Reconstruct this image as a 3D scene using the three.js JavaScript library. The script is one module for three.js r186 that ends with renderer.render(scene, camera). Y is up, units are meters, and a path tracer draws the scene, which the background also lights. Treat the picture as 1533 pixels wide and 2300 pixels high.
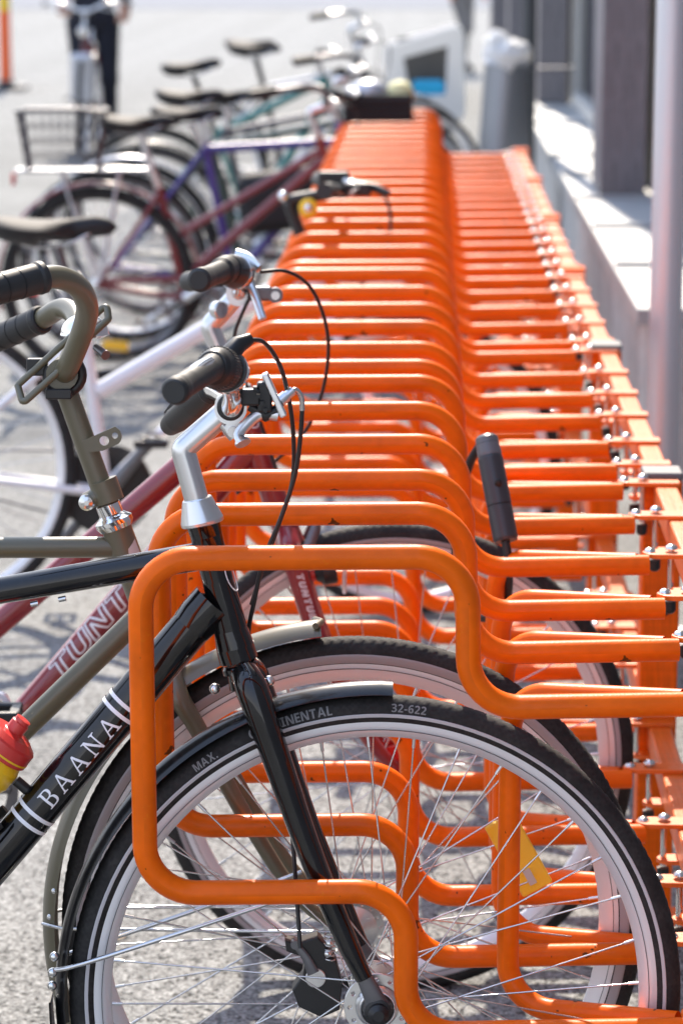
import * as THREE from 'three';
import { mergeGeometries } from 'three/addons/utils/BufferGeometryUtils.js';
import { RoundedBoxGeometry } from 'three/addons/geometries/RoundedBoxGeometry.js';
import { MarchingCubes } from 'three/addons/objects/MarchingCubes.js';
import { FontLoader } from 'three/addons/loaders/FontLoader.js';

// ------------------------------------------------------------------ camera, sky, sun, exposure
const scene = new THREE.Scene();
const RAD = Math.PI / 180;
const camera = new THREE.PerspectiveCamera(21.55, 682 / 1024, 0.1, 600);
camera.position.set(0, 1.514, 0);
camera.rotation.set(-12.09 * RAD, 1.76 * RAD, 0, 'YXZ');
camera.focus = 3.05;
camera.userData.fStop = 6.1;
scene.add(camera);
const SUN = new THREE.Vector3().setFromSphericalCoords(1, (90 - 44) * RAD, (180 + 4) * RAD);   // behind the row, a little to the street side
// bright summer sky: pale haze low down, soft blue overhead, a wide glow round the sun
{
  const W = 512, H = 256, data = new Float32Array(W * H * 4);
  for (let j = 0; j < H; j++) {
    const up = ((j + 0.5) / H - 0.5) * Math.PI, y = Math.sin(up), t = Math.pow(Math.max(0, y), 0.55);
    for (let i = 0; i < W; i++) {
      const az = ((i + 0.5) / W - 0.5) * 2 * Math.PI, x = Math.cos(az) * Math.cos(up), z = Math.sin(az) * Math.cos(up);
      const c = x * SUN.x + y * SUN.y + z * SUN.z, glow = 0.32 * Math.exp((c - 1) * 9) + 0.08 * Math.max(0, c), k = (j * W + i) * 4;
      data[k] = 0.5 * (1 - t) + 0.165 * t + glow; data[k + 1] = 0.495 * (1 - t) + 0.25 * t + glow * 0.98; data[k + 2] = 0.485 * (1 - t) + 0.44 * t + glow * 0.93; data[k + 3] = 1;
    }
  }
  const tex = new THREE.DataTexture(data, W, H, THREE.RGBAFormat, THREE.FloatType);
  tex.mapping = THREE.EquirectangularReflectionMapping; tex.magFilter = THREE.LinearFilter; tex.needsUpdate = true;
  scene.background = tex; scene.environment = tex;
}
const sun = new THREE.DirectionalLight(0xfff1df, 2.65);
sun.position.copy(SUN).multiplyScalar(40).add(new THREE.Vector3(-1, 0, -8));
sun.target.position.set(-1, 0, -8);
sun.castShadow = true;
sun.shadow.mapSize.set(4096, 4096);
Object.assign(sun.shadow.camera, { left: -14, right: 14, top: 16, bottom: -16, near: 1, far: 90 });
scene.add(sun, sun.target);
const renderer = new THREE.WebGLRenderer({ antialias: true });
renderer.toneMapping = THREE.LinearToneMapping;
renderer.toneMappingExposure = 3.65;
renderer.shadowMap.enabled = true;

// ------------------------------------------------------------------ helpers
let seed = 7;
const rnd = () => { seed = (seed * 1664525 + 1013904223) >>> 0; return seed / 4294967296; };
const V = (x, y, z = 0) => new THREE.Vector3(x, y, z);
const P = (a) => (a.isVector3 ? a : V(a[0], a[1], a[2] ?? 0));
const taken = new Map();
function numbered(name) {
  const n = taken.get(name) ?? 0; taken.set(name, n + 1);
  return n ? name + '_' + String(n).padStart(3, '0') : name;
}
function geo(pos, idx, uv) {
  const g = new THREE.BufferGeometry();
  g.setAttribute('position', new THREE.Float32BufferAttribute(pos, 3));
  g.setAttribute('uv', new THREE.Float32BufferAttribute(uv, 2));
  g.setIndex(idx); g.computeVertexNormals();
  return g;
}
function clean(g) {
  const o = g.index ? g : g;
  const c = o.index ? o : (() => { const k = o.clone(); k.setIndex([...Array(k.attributes.position.count).keys()]); return k; })();
  for (const n of Object.keys(c.attributes)) if (!['position', 'normal', 'uv'].includes(n)) c.deleteAttribute(n);
  if (!c.attributes.uv) c.setAttribute('uv', new THREE.Float32BufferAttribute(new Float32Array(c.attributes.position.count * 2), 2));
  return c;
}
const merge = (list) => (list.length === 1 ? list[0] : mergeGeometries(list.map(clean)));
function part(name, geos, mat, parent) {
  const m = new THREE.Mesh(merge([geos].flat()), mat);
  m.name = name; m.castShadow = m.receiveShadow = true;
  parent.add(m);
  return m;
}
const parts = (name, list, mat, parent) => list.map((g) => part(name, g, mat, parent));
function group(name, parent) { const g = new THREE.Group(); g.name = name; if (parent) parent.add(g); return g; }
function thing(name, label, category, pos = [0, 0, 0], gr) {
  const g = new THREE.Group(); g.name = numbered(name); g.position.set(...pos);
  g.userData = { label, category }; if (gr) g.userData.group = gr;
  scene.add(g); return g;
}
function structure(name, geos, mat) {
  const m = new THREE.Mesh(merge([geos].flat()), mat);
  m.name = name; m.receiveShadow = true; m.castShadow = true; m.userData = { kind: 'structure' }; scene.add(m); return m;
}
// tube along a list of points; radius a number or a list as long as the points
function tube(points, radius, { radial = 14, cap = true, open = false, flat = 1 } = {}) {
  const pts = points.map(P), n = pts.length, pos = [], uv = [], idx = [];
  const tan = pts.map((p, i) => pts[Math.min(i + 1, n - 1)].clone().sub(pts[Math.max(i - 1, 0)]).normalize());
  let nor = Math.abs(tan[0].z) < 0.9 ? V(0, 0, 1) : V(0, 1, 0);
  nor.sub(tan[0].clone().multiplyScalar(nor.dot(tan[0]))).normalize();
  let len = 0;
  for (let i = 0; i < n; i++) {
    if (i) {
      len += pts[i].distanceTo(pts[i - 1]);
      nor.sub(tan[i].clone().multiplyScalar(nor.dot(tan[i]))).normalize();
    }
    const bin = tan[i].clone().cross(nor), r = Array.isArray(radius) ? radius[i] : radius;
    for (let k = 0; k <= radial; k++) {
      const a = (k / radial) * Math.PI * 2, c = Math.cos(a) * r * flat, s = Math.sin(a) * r;
      pos.push(pts[i].x + nor.x * c + bin.x * s, pts[i].y + nor.y * c + bin.y * s, pts[i].z + nor.z * c + bin.z * s);
      uv.push(len, (k / radial) * Math.PI * 2 * r);
    }
  }
  const w = radial + 1;
  for (let i = 0; i < n - 1; i++) for (let k = 0; k < radial; k++) { const a = i * w + k; idx.push(a, a + 1, a + w, a + 1, a + w + 1, a + w); }
  const body = geo(pos, idx, uv);
  // smooth the seam
  const N = body.attributes.normal;
  for (let i = 0; i < n; i++) {
    const a = i * w, b = a + radial, x = N.getX(a) + N.getX(b), y = N.getY(a) + N.getY(b), z = N.getZ(a) + N.getZ(b), l = Math.hypot(x, y, z) || 1;
    N.setXYZ(a, x / l, y / l, z / l); N.setXYZ(b, x / l, y / l, z / l);
  }
  if (!cap || open) return body;
  const caps = [0, n - 1].map((i) => {
    const cp = [], cu = [], ci = [];
    for (let k = 0; k < radial; k++) { const j = (i * w + k) * 3; cp.push(pos[j], pos[j + 1], pos[j + 2]); cu.push(0, 0); }
    cp.push(pts[i].x, pts[i].y, pts[i].z); cu.push(0, 0);
    for (let k = 0; k < radial; k++) i ? ci.push(k, (k + 1) % radial, radial) : ci.push((k + 1) % radial, k, radial);
    return geo(cp, ci, cu);
  });
  return mergeGeometries([body, ...caps]);
}
const rod = (a, b, r0, r1 = r0, o) => tube([a, b], [r0, r1], o);
// a solid of revolution about the line a-b: list of [distance from a, radius]
function turned(a, b, prof, radial = 20) {
  const A = P(a), d = P(b).sub(A).normalize(), pts = [], rr = [];
  for (const [t, r] of prof) { pts.push(A.clone().addScaledVector(d, t)); rr.push(Math.max(r, 1e-4)); }
  const geos = [];
  for (let i = 0; i < pts.length - 1; i++) if (pts[i].distanceTo(pts[i + 1]) > 1e-7) geos.push(tube([pts[i], pts[i + 1]], [rr[i], rr[i + 1]], { radial, cap: i === 0 || i === pts.length - 2 || false }));
  // rings where the radius jumps
  for (let i = 0; i < pts.length - 1; i++) if (pts[i].distanceTo(pts[i + 1]) <= 1e-7) geos.push(tube([pts[i], pts[i].clone().addScaledVector(d, 1e-5)], [rr[i], rr[i + 1]], { radial, cap: false }));
  return merge(geos);
}
// rounds the corners of a polyline with radius R
function fillet(points, R, steps = 8) {
  const pts = points.map(P), out = [pts[0].clone()];
  for (let i = 1; i < pts.length - 1; i++) {
    const r = Array.isArray(R) ? R[i - 1] : R;
    const u = pts[i - 1].clone().sub(pts[i]).normalize(), v = pts[i + 1].clone().sub(pts[i]).normalize(), half = Math.acos(THREE.MathUtils.clamp(u.dot(v), -1, 1)) / 2;
    if (half > 1.55) { out.push(pts[i].clone()); continue; }
    const t = r / Math.tan(half), c = pts[i].clone().addScaledVector(u.clone().add(v).normalize(), r / Math.sin(half));
    const s = pts[i].clone().addScaledVector(u, t).sub(c), e = pts[i].clone().addScaledVector(v, t).sub(c), ang = s.angleTo(e), axis = s.clone().cross(e).normalize();
    for (let k = 0; k <= steps; k++) out.push(c.clone().add(s.clone().applyAxisAngle(axis, (ang * k) / steps)));
  }
  out.push(pts[pts.length - 1].clone());
  return out;
}
const spline = (points, n = 40) => new THREE.CatmullRomCurve3(points.map(P), false, 'centripetal').getPoints(n);
// closed profile [radius, z] turned about the z axis from angle a0 to a1; lift(angle, k) moves a profile point outward
function revolve(prof, segs = 96, a0 = 0, a1 = Math.PI * 2, lift) {
  const m = prof.length, pos = [], uv = [], idx = [], full = a1 - a0 > 6.28;
  for (let i = 0; i <= segs; i++) {
    const a = a0 + ((a1 - a0) * i) / segs, c = Math.cos(a), s = Math.sin(a);
    let w = 0;
    for (let k = 0; k <= m; k++) {
      const [r0, z] = prof[k % m], r = r0 + (lift ? lift(a, k % m) : 0);
      if (k) w += Math.hypot(prof[k % m][0] - prof[k - 1][0], prof[k % m][1] - prof[k - 1][1]);
      pos.push(c * r, s * r, z); uv.push(a * 0.34, w);
    }
  }
  const w = m + 1;
  for (let i = 0; i < segs; i++) for (let k = 0; k < m; k++) { const a = i * w + k; idx.push(a, a + 1, a + w, a + 1, a + w + 1, a + w); }
  const g = geo(pos, idx, uv);
  if (!full) {
    const ends = [0, segs].map((i) => {
      const cp = [], cu = [], ci = [];
      for (let k = 0; k < m; k++) { const j = (i * w + k) * 3; cp.push(pos[j], pos[j + 1], pos[j + 2]); cu.push(0, 0); }
      const tri = THREE.ShapeUtils.triangulateShape(prof.map(([r, z]) => new THREE.Vector2(r, z)), []);
      for (const t of tri) ci.push(...t);
      return geo(cp, ci, cu);
    });
    return mergeGeometries([g, ...ends]);
  }
  return g;
}
const box = (w, h, d, x = 0, y = 0, z = 0, r = 0) => {
  const g = r ? new RoundedBoxGeometry(w, h, d, 2, r) : new THREE.BoxGeometry(w, h, d);
  return g.translate(x, y, z);
};
const dome = (x, y, z, r, h) => new THREE.SphereGeometry(r, 12, 6, 0, Math.PI * 2, 0, Math.PI / 2).scale(1, h / r, 1).translate(x, y, z);
const font = await new FontLoader().loadAsync('fonts/droid/droid_sans_bold.typeface.json');
const serif = await new FontLoader().loadAsync('fonts/droid/droid_serif_regular.typeface.json');
// a letter as flat geometry, pinned to a surface by place(u, v, lift)
function finer(g, times) {                            // splits every triangle in four, so that letters can follow a round surface
  let a = g.toNonIndexed().attributes.position.array;
  for (let t = 0; t < times; t++) {
    const o = [];
    for (let i = 0; i < a.length; i += 9) {
      const p = [0, 3, 6].map((k) => [a[i + k], a[i + k + 1]]), m = [0, 1, 2].map((k) => [(p[k][0] + p[(k + 1) % 3][0]) / 2, (p[k][1] + p[(k + 1) % 3][1]) / 2]);
      for (const tri of [[p[0], m[0], m[2]], [m[0], p[1], m[1]], [m[2], m[1], p[2]], [m[0], m[1], m[2]]]) for (const q of tri) o.push(q[0], q[1], 0);
    }
    a = o;
  }
  const r = new THREE.BufferGeometry();
  r.setAttribute('position', new THREE.Float32BufferAttribute(a, 3));
  return r;
}
function letterFill(shapes, place, lift) {
  const geos = [];
  for (const s of shapes) {
    const g = finer(new THREE.ShapeGeometry(s, 6), 2), p = g.attributes.position;
    for (let i = 0; i < p.count; i++) { const q = place(p.getX(i), p.getY(i), lift); p.setXYZ(i, q.x, q.y, q.z); }
    g.computeVertexNormals(); geos.push(g);
  }
  return geos;
}
function letterLine(shapes, place, lift, w) {
  const geos = [];
  for (const s of shapes) {
    const { shape, holes } = s.extractPoints(5);
    for (const c of [shape, ...holes]) {
      const ring = c.slice(); if (ring[0].distanceTo(ring[ring.length - 1]) < 1e-6) ring.pop();
      for (let i = ring.length - 1; i >= 0; i--) { const e = ring[(i + 1) % ring.length], q = Math.ceil(ring[i].distanceTo(e) / 0.0025); for (let k = q - 1; k > 0; k--) ring.splice(i + 1, 0, ring[i].clone().lerp(e, k / q)); }
      const n = ring.length, pos = [], uv = [], idx = [];
      for (let i = 0; i <= n; i++) {
        const a = ring[(i - 1 + n) % n], b = ring[i % n], d = ring[(i + 1) % n];
        const t = d.clone().sub(a).normalize(), o = new THREE.Vector2(-t.y, t.x);
        for (const k of [-w / 2, w / 2]) { const q = place(b.x + o.x * k, b.y + o.y * k, lift); pos.push(q.x, q.y, q.z); uv.push(0, 0); }
        if (i < n) idx.push(i * 2, i * 2 + 1, i * 2 + 2, i * 2 + 1, i * 2 + 3, i * 2 + 2);
      }
      geos.push(geo(pos, idx, uv));
    }
  }
  return geos;
}
// coordinates on a round tube from a to b: u along it, v round it, seen from +z, v up
function onTube(a, b, r) {
  const A = P(a), d = P(b).sub(A).normalize(), n = V(0, 0, 1), up = n.clone().cross(d).normalize();
  return (u, v, lift) => A.clone().addScaledVector(d, u).addScaledVector(n, Math.cos(v / r) * (r + lift)).addScaledVector(up, Math.sin(v / r) * (r + lift));
}
const textShapes = (f, text, size) => f.generateShapes(text, size);

// ------------------------------------------------------------------ textures
function noise2(size, cells) {
  const g = new Float32Array(cells * cells).map(() => rnd());
  const out = new Float32Array(size * size), sm = (t) => t * t * (3 - 2 * t);
  for (let y = 0; y < size; y++) for (let x = 0; x < size; x++) {
    const fx = (x / size) * cells, fy = (y / size) * cells, ix = fx | 0, iy = fy | 0, tx = sm(fx - ix), ty = sm(fy - iy), jx = (ix + 1) % cells, jy = (iy + 1) % cells;
    out[y * size + x] = (g[iy * cells + ix] * (1 - tx) + g[iy * cells + jx] * tx) * (1 - ty) + (g[jy * cells + ix] * (1 - tx) + g[jy * cells + jx] * tx) * ty;
  }
  return out;
}
function texture(size, fn, srgb = false, rep = [1, 1]) {
  const d = new Uint8Array(size * size * 4);
  for (let i = 0; i < size * size; i++) {
    const c = fn(i);
    d[i * 4] = Math.max(0, Math.min(255, c[0] * 255)); d[i * 4 + 1] = Math.max(0, Math.min(255, c[1] * 255)); d[i * 4 + 2] = Math.max(0, Math.min(255, c[2] * 255)); d[i * 4 + 3] = 255;
  }
  const t = new THREE.DataTexture(d, size, size);
  t.wrapS = t.wrapT = THREE.RepeatWrapping; t.magFilter = THREE.LinearFilter; t.minFilter = THREE.LinearMipmapLinearFilter; t.generateMipmaps = true;
  if (srgb) t.colorSpace = THREE.SRGBColorSpace;
  t.repeat.set(...rep); t.needsUpdate = true;
  return t;
}
const GS = 2048;
const gFine = noise2(GS, 900), gMid = noise2(GS, 300), gStone = noise2(GS, 480), gBig = noise2(GS, 12), gPatch = noise2(GS, 5);
const pit = (i) => Math.max(0, gMid[i] * 0.55 + gStone[i] * 0.45 - 0.56) * 3.2;
const groundColour = texture(GS, (i) => {
  const k = 0.515 + 0.22 * (gFine[i] - 0.5) + 0.3 * (gStone[i] - 0.5) + 0.05 * (gBig[i] - 0.5) + 0.05 * (gPatch[i] - 0.5) - 0.5 * Math.min(1, pit(i));
  return [k * 0.97, k * 0.985, k * 0.975];
}, true);
const groundBump = texture(GS, (i) => { const k = 0.75 - 0.65 * Math.min(1, pit(i)) + 0.2 * (gFine[i] - 0.5); return [k, k, k]; });
const speck = noise2(512, 180), speck2 = noise2(512, 60), speck3 = noise2(512, 9);
const wornRough = texture(512, (i) => { const k = 0.32 + 0.22 * (speck[i] > 0.62 ? 1 : 0) + 0.18 * speck3[i]; return [k, k, k]; }, false);
const fineBump = texture(512, (i) => { const k = 0.5 + 0.5 * (speck2[i] - 0.5) + 0.3 * (speck[i] - 0.5); return [k, k, k]; });
const chipN = noise2(512, 26), chipF = noise2(512, 120), dustN = noise2(512, 210), streak = noise2(512, 64), dust = texture(512, (i) => { const g = dustN[i] > 0.9 ? 0.1 : 0, k = 0.93 + 0.1 * (speck3[i] - 0.5) + 0.05 * (streak[(i >> 9) * 512] - 0.5) + 0.04 * (speck2[i] - 0.5); const c = chipN[i] * 0.6 + chipF[i] * 0.4 > 0.875 ? 1 : 0; return c ? [0.42, 0.5, 0.6] : [Math.min(1, k + 0.02), k + g, k * 0.98 + g * 1.5]; }, true, [2.2, 2.2]);
const grime = texture(512, (i) => { const k = 0.72 + 0.25 * (speck3[i] - 0.5) + 0.3 * (speck2[i] - 0.5) + (dustN[i] > 0.93 ? 0.28 : 0); return [k, k * 0.985, k * 0.96]; }, true, [5, 5]);
const paintBump = texture(256, (() => { const n = noise2(256, 50); return (i) => [n[i], n[i], n[i]]; })(), false, [9, 9]);
const granite = texture(512, (i) => { const k = 0.47 + 0.16 * (speck[i] - 0.5) + 0.1 * (speck2[i] - 0.5) + 0.08 * (speck3[i] - 0.5); return [k * 1.0, k * 0.975, k * 1.0]; }, true, [2, 2]);
const streakN = noise2(512, 40), concreteTex = texture(512, (i) => { const x = i % 512, k = 0.74 + 0.10 * (streakN[x] - 0.5) + 0.08 * (speck2[i] - 0.5) + 0.06 * (speck3[i] - 0.5); return [k, k * 0.995, k * 0.98]; }, true, [0.8, 0.8]);

// ------------------------------------------------------------------ materials (base colours, linear)
const lin = (r, g, b) => new THREE.Color().setRGB(r, g, b);
const std = (c, o = {}) => new THREE.MeshStandardMaterial({ color: lin(...c), roughness: 0.5, metalness: 0, ...o });
const phys = (c, o = {}) => new THREE.MeshPhysicalMaterial({ color: lin(...c), roughness: 0.4, ...o });
const M = {
  orange: phys([0.93, 0.15, 0.0], { map: dust, roughness: 0.38, specularIntensity: 0.32, clearcoat: 0.13, clearcoatRoughness: 0.06, bumpMap: paintBump, bumpScale: 0.00006 }),
  orangeWorn: phys([0.88, 0.165, 0.004], { map: dust, roughness: 1, roughnessMap: wornRough, clearcoat: 0.5, clearcoatRoughness: 0.3, bumpMap: fineBump, bumpScale: 0.0006 }),
  chrome: std([0.78, 0.78, 0.78], { metalness: 1, roughness: 0.1 }),
  alloy: std([0.68, 0.69, 0.7], { metalness: 1, roughness: 0.28 }),
  rim: std([0.74, 0.75, 0.77], { metalness: 0.55, roughness: 0.45 }),
  steel: std([0.6, 0.6, 0.6], { metalness: 1, roughness: 0.25 }),
  darkSteel: std([0.16, 0.16, 0.17], { metalness: 0.8, roughness: 0.4 }),
  bolt: std([0.7, 0.7, 0.68], { metalness: 1, roughness: 0.22 }),
  blackPaint: phys([0.008, 0.008, 0.01], { map: grime, roughness: 0.25, specularIntensity: 0.15, clearcoat: 1, clearcoatRoughness: 0.03 }),
  fenderBlack: phys([0.01, 0.01, 0.012], { map: grime, roughness: 0.3, specularIntensity: 0.3, clearcoat: 0.7, clearcoatRoughness: 0.12 }),
  rubber: std([0.034, 0.033, 0.033], { map: grime, roughness: 0.8, bumpMap: fineBump, bumpScale: 0.0002 }),
  grip: std([0.02, 0.02, 0.02], { roughness: 0.55 }),
  plastic: std([0.012, 0.012, 0.013], { roughness: 0.4 }),
  stripe: std([0.5, 0.49, 0.5], { roughness: 0.5 }),
  knurled: std([0.34, 0.31, 0.31], { roughness: 0.65, bumpMap: fineBump, bumpScale: 0.0005 }),
  white: phys([0.78, 0.78, 0.8], { roughness: 0.35, clearcoat: 0.5 }),
  letter: std([0.8, 0.8, 0.83], { roughness: 0.5 }),
  tyreLetter: std([0.2, 0.2, 0.2], { roughness: 0.6 }),
  olive: phys([0.112, 0.1, 0.06], { roughness: 0.36, clearcoat: 0.35, clearcoatRoughness: 0.25 }),
  oliveWorn: std([0.11, 0.1, 0.075], { roughness: 0.5, roughnessMap: wornRough }),
  red: phys([0.22, 0.006, 0.012], { roughness: 0.28, clearcoat: 0.9, clearcoatRoughness: 0.06 }),
  redAnodised: std([0.4, 0.02, 0.02], { metalness: 0.7, roughness: 0.3 }),
  maroon: phys([0.16, 0.008, 0.014], { roughness: 0.3, clearcoat: 0.7 }),
  purple: phys([0.035, 0.02, 0.24], { roughness: 0.3, clearcoat: 0.8 }),
  teal: phys([0.02, 0.19, 0.17], { roughness: 0.3, clearcoat: 0.8 }),
  silverPaint: phys([0.5, 0.51, 0.54], { roughness: 0.3, metalness: 0.4, clearcoat: 0.6 }),
  darkGreen: phys([0.012, 0.05, 0.04], { roughness: 0.3, clearcoat: 0.8 }),
  amber: phys([1.0, 0.56, 0.02], { roughness: 0.4, clearcoat: 0.3, bumpMap: fineBump, bumpScale: 0.0006 }),
  redPlastic: phys([0.55, 0.03, 0.025], { roughness: 0.35, clearcoat: 0.3 }),
  yellow: phys([0.86, 0.55, 0.01], { roughness: 0.35, clearcoat: 0.3 }),
  clearLens: phys([0.9, 0.9, 0.88], { roughness: 0.08, transmission: 0.7, thickness: 0.004, ior: 1.45 }),
  leather: std([0.014, 0.014, 0.016], { roughness: 0.7 }),
  brownLeather: std([0.1, 0.05, 0.02], { roughness: 0.55 }),
  ground: std([1, 1, 1], { map: groundColour, bumpMap: groundBump, bumpScale: 0.003, roughness: 0.95 }),
  granite: std([1, 1, 1], { map: granite, roughness: 0.6 }),
  concrete: std([1, 1, 1], { map: concreteTex, roughness: 0.9 }),
  zinc: std([0.4, 0.415, 0.42], { metalness: 0.1, roughness: 0.5 }),
  galvanised: std([0.62, 0.64, 0.67], { metalness: 0.6, roughness: 0.42 }),
  glass: phys([0.03, 0.04, 0.05], { roughness: 0.04, ior: 1.5 }),
  frameDark: std([0.05, 0.055, 0.06], { roughness: 0.5 }),
  wallGrey: std([0.24, 0.235, 0.24], { roughness: 0.8 }),
  frameLight: std([0.5, 0.49, 0.46], { roughness: 0.6 }),
  asphalt: std([0.1, 0.115, 0.14], { roughness: 0.9 }),
  skin: std([0.5, 0.27, 0.18], { roughness: 0.55 }),
  cloth: std([1, 1, 1], { roughness: 0.9, vertexColors: true }),
  hair: std([0.05, 0.03, 0.02], { roughness: 0.7 }),
  safetyOrange: std([0.9, 0.13, 0.02], { roughness: 0.45 }),
  blueFabric: std([0.03, 0.42, 0.7], { roughness: 0.8 }),
  greyMesh: std([0.07, 0.07, 0.07], { roughness: 0.9 }),
  whitePanel: phys([0.88, 0.88, 0.86], { roughness: 0.9, transmission: 0.25, thickness: 0 }),
  paleYellow: std([0.7, 0.66, 0.35], { roughness: 0.7 }),
};

// ------------------------------------------------------------------ ground and road
{
  const tile = 1.7;
  const g = new THREE.PlaneGeometry(260, 260, 1, 1).rotateX(-Math.PI / 2).translate(0, 0, -60), uv = g.attributes.uv;
  for (let i = 0; i < uv.count; i++) uv.setXY(i, (uv.getX(i) * 260) / tile, (uv.getY(i) * 260) / tile);
  structure('ground', g, M.ground);
  const r = new THREE.BoxGeometry(150, 0.02, 30).rotateY(2.0 * RAD).translate(-8, 0, -72.5);
  structure('road', r, M.asphalt);
}

// ------------------------------------------------------------------ building along the right
{
  const b = thing('building', 'grey building with dark stone pillars and a white metal ledge', 'building', [0.585, 0, -20]);
  const at = (z) => z + 20;                        // world z to the group's
  // plinth: precast panels with open joints
  for (let k = 0; k < 10; k++) {
    const z1 = -7.1 - k * 1.6, z0 = z1 - 1.592;
    part('plinth_panel', box(0.3, 0.5, z1 - z0, 0.18, 0.25, at((z0 + z1) / 2), 0.004), M.concrete, b);
  }
  // metal ledge in lengths with raised seams
  const ledge = group('ledge', b);
  let z = -7.1, k = 0;
  while (z > -26) {
    const len = [0.95, 1.1, 1.0, 1.05][k % 4], gap = k === 3 ? 0.1 : 0.006;
    part('ledge_sheet', box(0.34, 0.045, len - gap, 0.15, 0.5255, at(z - len / 2), 0.004), M.zinc, ledge);
    part('seam', box(0.33, 0.016, 0.02, 0.15, 0.556, at(z - len + 0.02), 0.003), M.zinc, ledge);
    z -= len; k++;
  }
  // pillars of stone blocks
  for (const pz of [-10.2, -16.0, -21.8, -27.6]) {
    const p = group('pillar', b);
    for (let j = 0; j < 8; j++) part('stone_block', box(0.17, 0.888, 0.5, 0.16, 0.55 + 0.447 + j * 0.9 + 0.002, at(pz - 0.25), 0.006), M.granite, p);
    part('joint_core', box(0.15, 7.2, 0.48, 0.165, 0.55 + 3.6, at(pz - 0.25)), M.wallGrey, p);
  }
  // windows between pillars
  for (const [za, zb] of [[-7.3, -10.19], [-10.71, -15.99], [-16.51, -21.79], [-22.31, -27.59]]) {
    const w = group('window', b), mid = at((za + zb) / 2), len = za - zb;
    part('glass_pane', box(0.012, 6.8, len - 0.1, 0.31, 0.6 + 3.4, mid), M.glass, w);
    for (const zz of [za - 0.03, (za + zb) / 2, zb + 0.03]) part('frame', box(0.06, 6.9, 0.06, 0.3, 0.55 + 3.45, at(zz), 0.004), M.frameLight, w);
    part('frame', box(0.06, 0.07, len - 0.13, 0.3, 0.588, mid, 0.004), M.frameLight, w);
    part('frame', box(0.06, 0.06, len - 0.13, 0.3, 2.8, mid, 0.004), M.frameLight, w);
    part('wall_reveal', box(0.02, 0.3, len - 0.1, 0.31, 7.6, mid), M.wallGrey, w);
  }
  part('wall', box(4, 8.2, 30, 2.36, 4.1, at(-13.4)), M.wallGrey, b);
  part('door_recess', box(0.06, 2.4, 3.6, 0.33, 1.2, at(-5.2)), M.wallGrey, b);
  part('wall', box(0.2, 5.4, 3.6, 0.26, 5.2, at(-5.2)), M.granite, b);
}
{
  const p = thing('sign_pole', 'round galvanised steel pole standing close to the building', 'pole', [0.518, 0, -5.75]);
  part('pole', rod([0, 0.012, 0], [0, 3.4, 0], 0.035, 0.035, { radial: 28 }), M.galvanised, p);
  part('base_plate', box(0.13, 0.012, 0.13, 0, 0.006, 0, 0.003), M.galvanised, p);
  part('cap', dome(0, 3.4, 0, 0.0355, 0.012), M.plastic, p);
}

{
  const p = thing('drainpipe', 'dark painted drainpipe running down beside the grey bin', 'drainpipe', [0.5, 0, -12.95]);
  part('pipe', tube(fillet([[-0.01, 0.02, 0.06], [-0.01, 0.14, 0], [-0.01, 6, 0]], 0.05, 5), 0.036, { radial: 18 }), M.frameDark, p);
  for (const y of [0.9, 2.4, 4.2]) part('bracket', [new THREE.TorusGeometry(0.038, 0.006, 8, 20).rotateX(Math.PI / 2).translate(-0.01, y, 0), rod([0.02, y, 0], [0.2, y, 0], 0.006)], M.darkSteel, p);
}

// ------------------------------------------------------------------ bicycle racks
const SKEW = 3.3 * RAD, TR = 0.0135;
const stopGeo = tube(fillet([[0.286, 0.7, -0.0285], [0.108, 0.684, -0.128], [0.108, 0.31, -0.128], [0.29, 0.328, -0.0285]], 0.05, 10), 0.0128, { radial: 18, cap: false });
const shifted = (g, k) => { const c = g.clone().translate(0, -0.5, 0), u = c.attributes.uv; for (let i = 0; i < u.count; i++) u.setXY(i, u.getX(i) + k * 0.37, u.getY(i) + k * 0.113); return c; };
const loopGeoLow = [0, 1, 2, 3, 4, 5, 6].map((k) => shifted(tube(fillet([[0.298, 0.704], [0.05 + (rnd() - 0.5) * 0.003, 0.7015], [0.05 + (rnd() - 0.5) * 0.003, 0.868], [-0.3 + (rnd() - 0.5) * 0.004, 0.868], [-0.3 + (rnd() - 0.5) * 0.004, 0.495], [-0.015, 0.495], [-0.015, 0.329], [0.302, 0.3315]], 0.055 + rnd() * 0.003, 10), TR, { radial: 20, cap: false }), k));
const stopGeoLow = [0, 1, 2, 3, 4].map((k) => shifted(stopGeo, k + 0.4));
const plateShape = new THREE.Shape();
plateShape.moveTo(-0.03, -0.016).lineTo(0.041, -0.016).lineTo(0.041, 0.016).lineTo(-0.03, 0.016).quadraticCurveTo(-0.047, 0.012, -0.049, 0).quadraticCurveTo(-0.047, -0.012, -0.03, -0.016);
const plateGeo = new THREE.ExtrudeGeometry(plateShape, { depth: 0.0045, bevelEnabled: true, bevelSize: 0.001, bevelThickness: 0.001, bevelSegments: 2 }).rotateX(-Math.PI / 2);
const lowPlate = new THREE.Shape();
lowPlate.moveTo(-0.006, -0.014).lineTo(0.037, -0.014).lineTo(0.037, 0.014).lineTo(-0.006, 0.014).quadraticCurveTo(-0.022, 0.012, -0.024, 0).quadraticCurveTo(-0.022, -0.012, -0.006, -0.014);
const lowPlateGeo = new THREE.ExtrudeGeometry(lowPlate, { depth: 0.0045, bevelEnabled: true, bevelSize: 0.001, bevelThickness: 0.001, bevelSegments: 2 }).rotateX(-Math.PI / 2);
const boltGeo = merge([rod([0, -0.064, 0], [0, 0.004, 0], 0.0042, 0.0042, { radial: 10 }), dome(0, 0.0035, 0, 0.0088, 0.0065)]);
const rivetGeo = dome(0, 0, 0, 0.008, 0.006);
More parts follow.
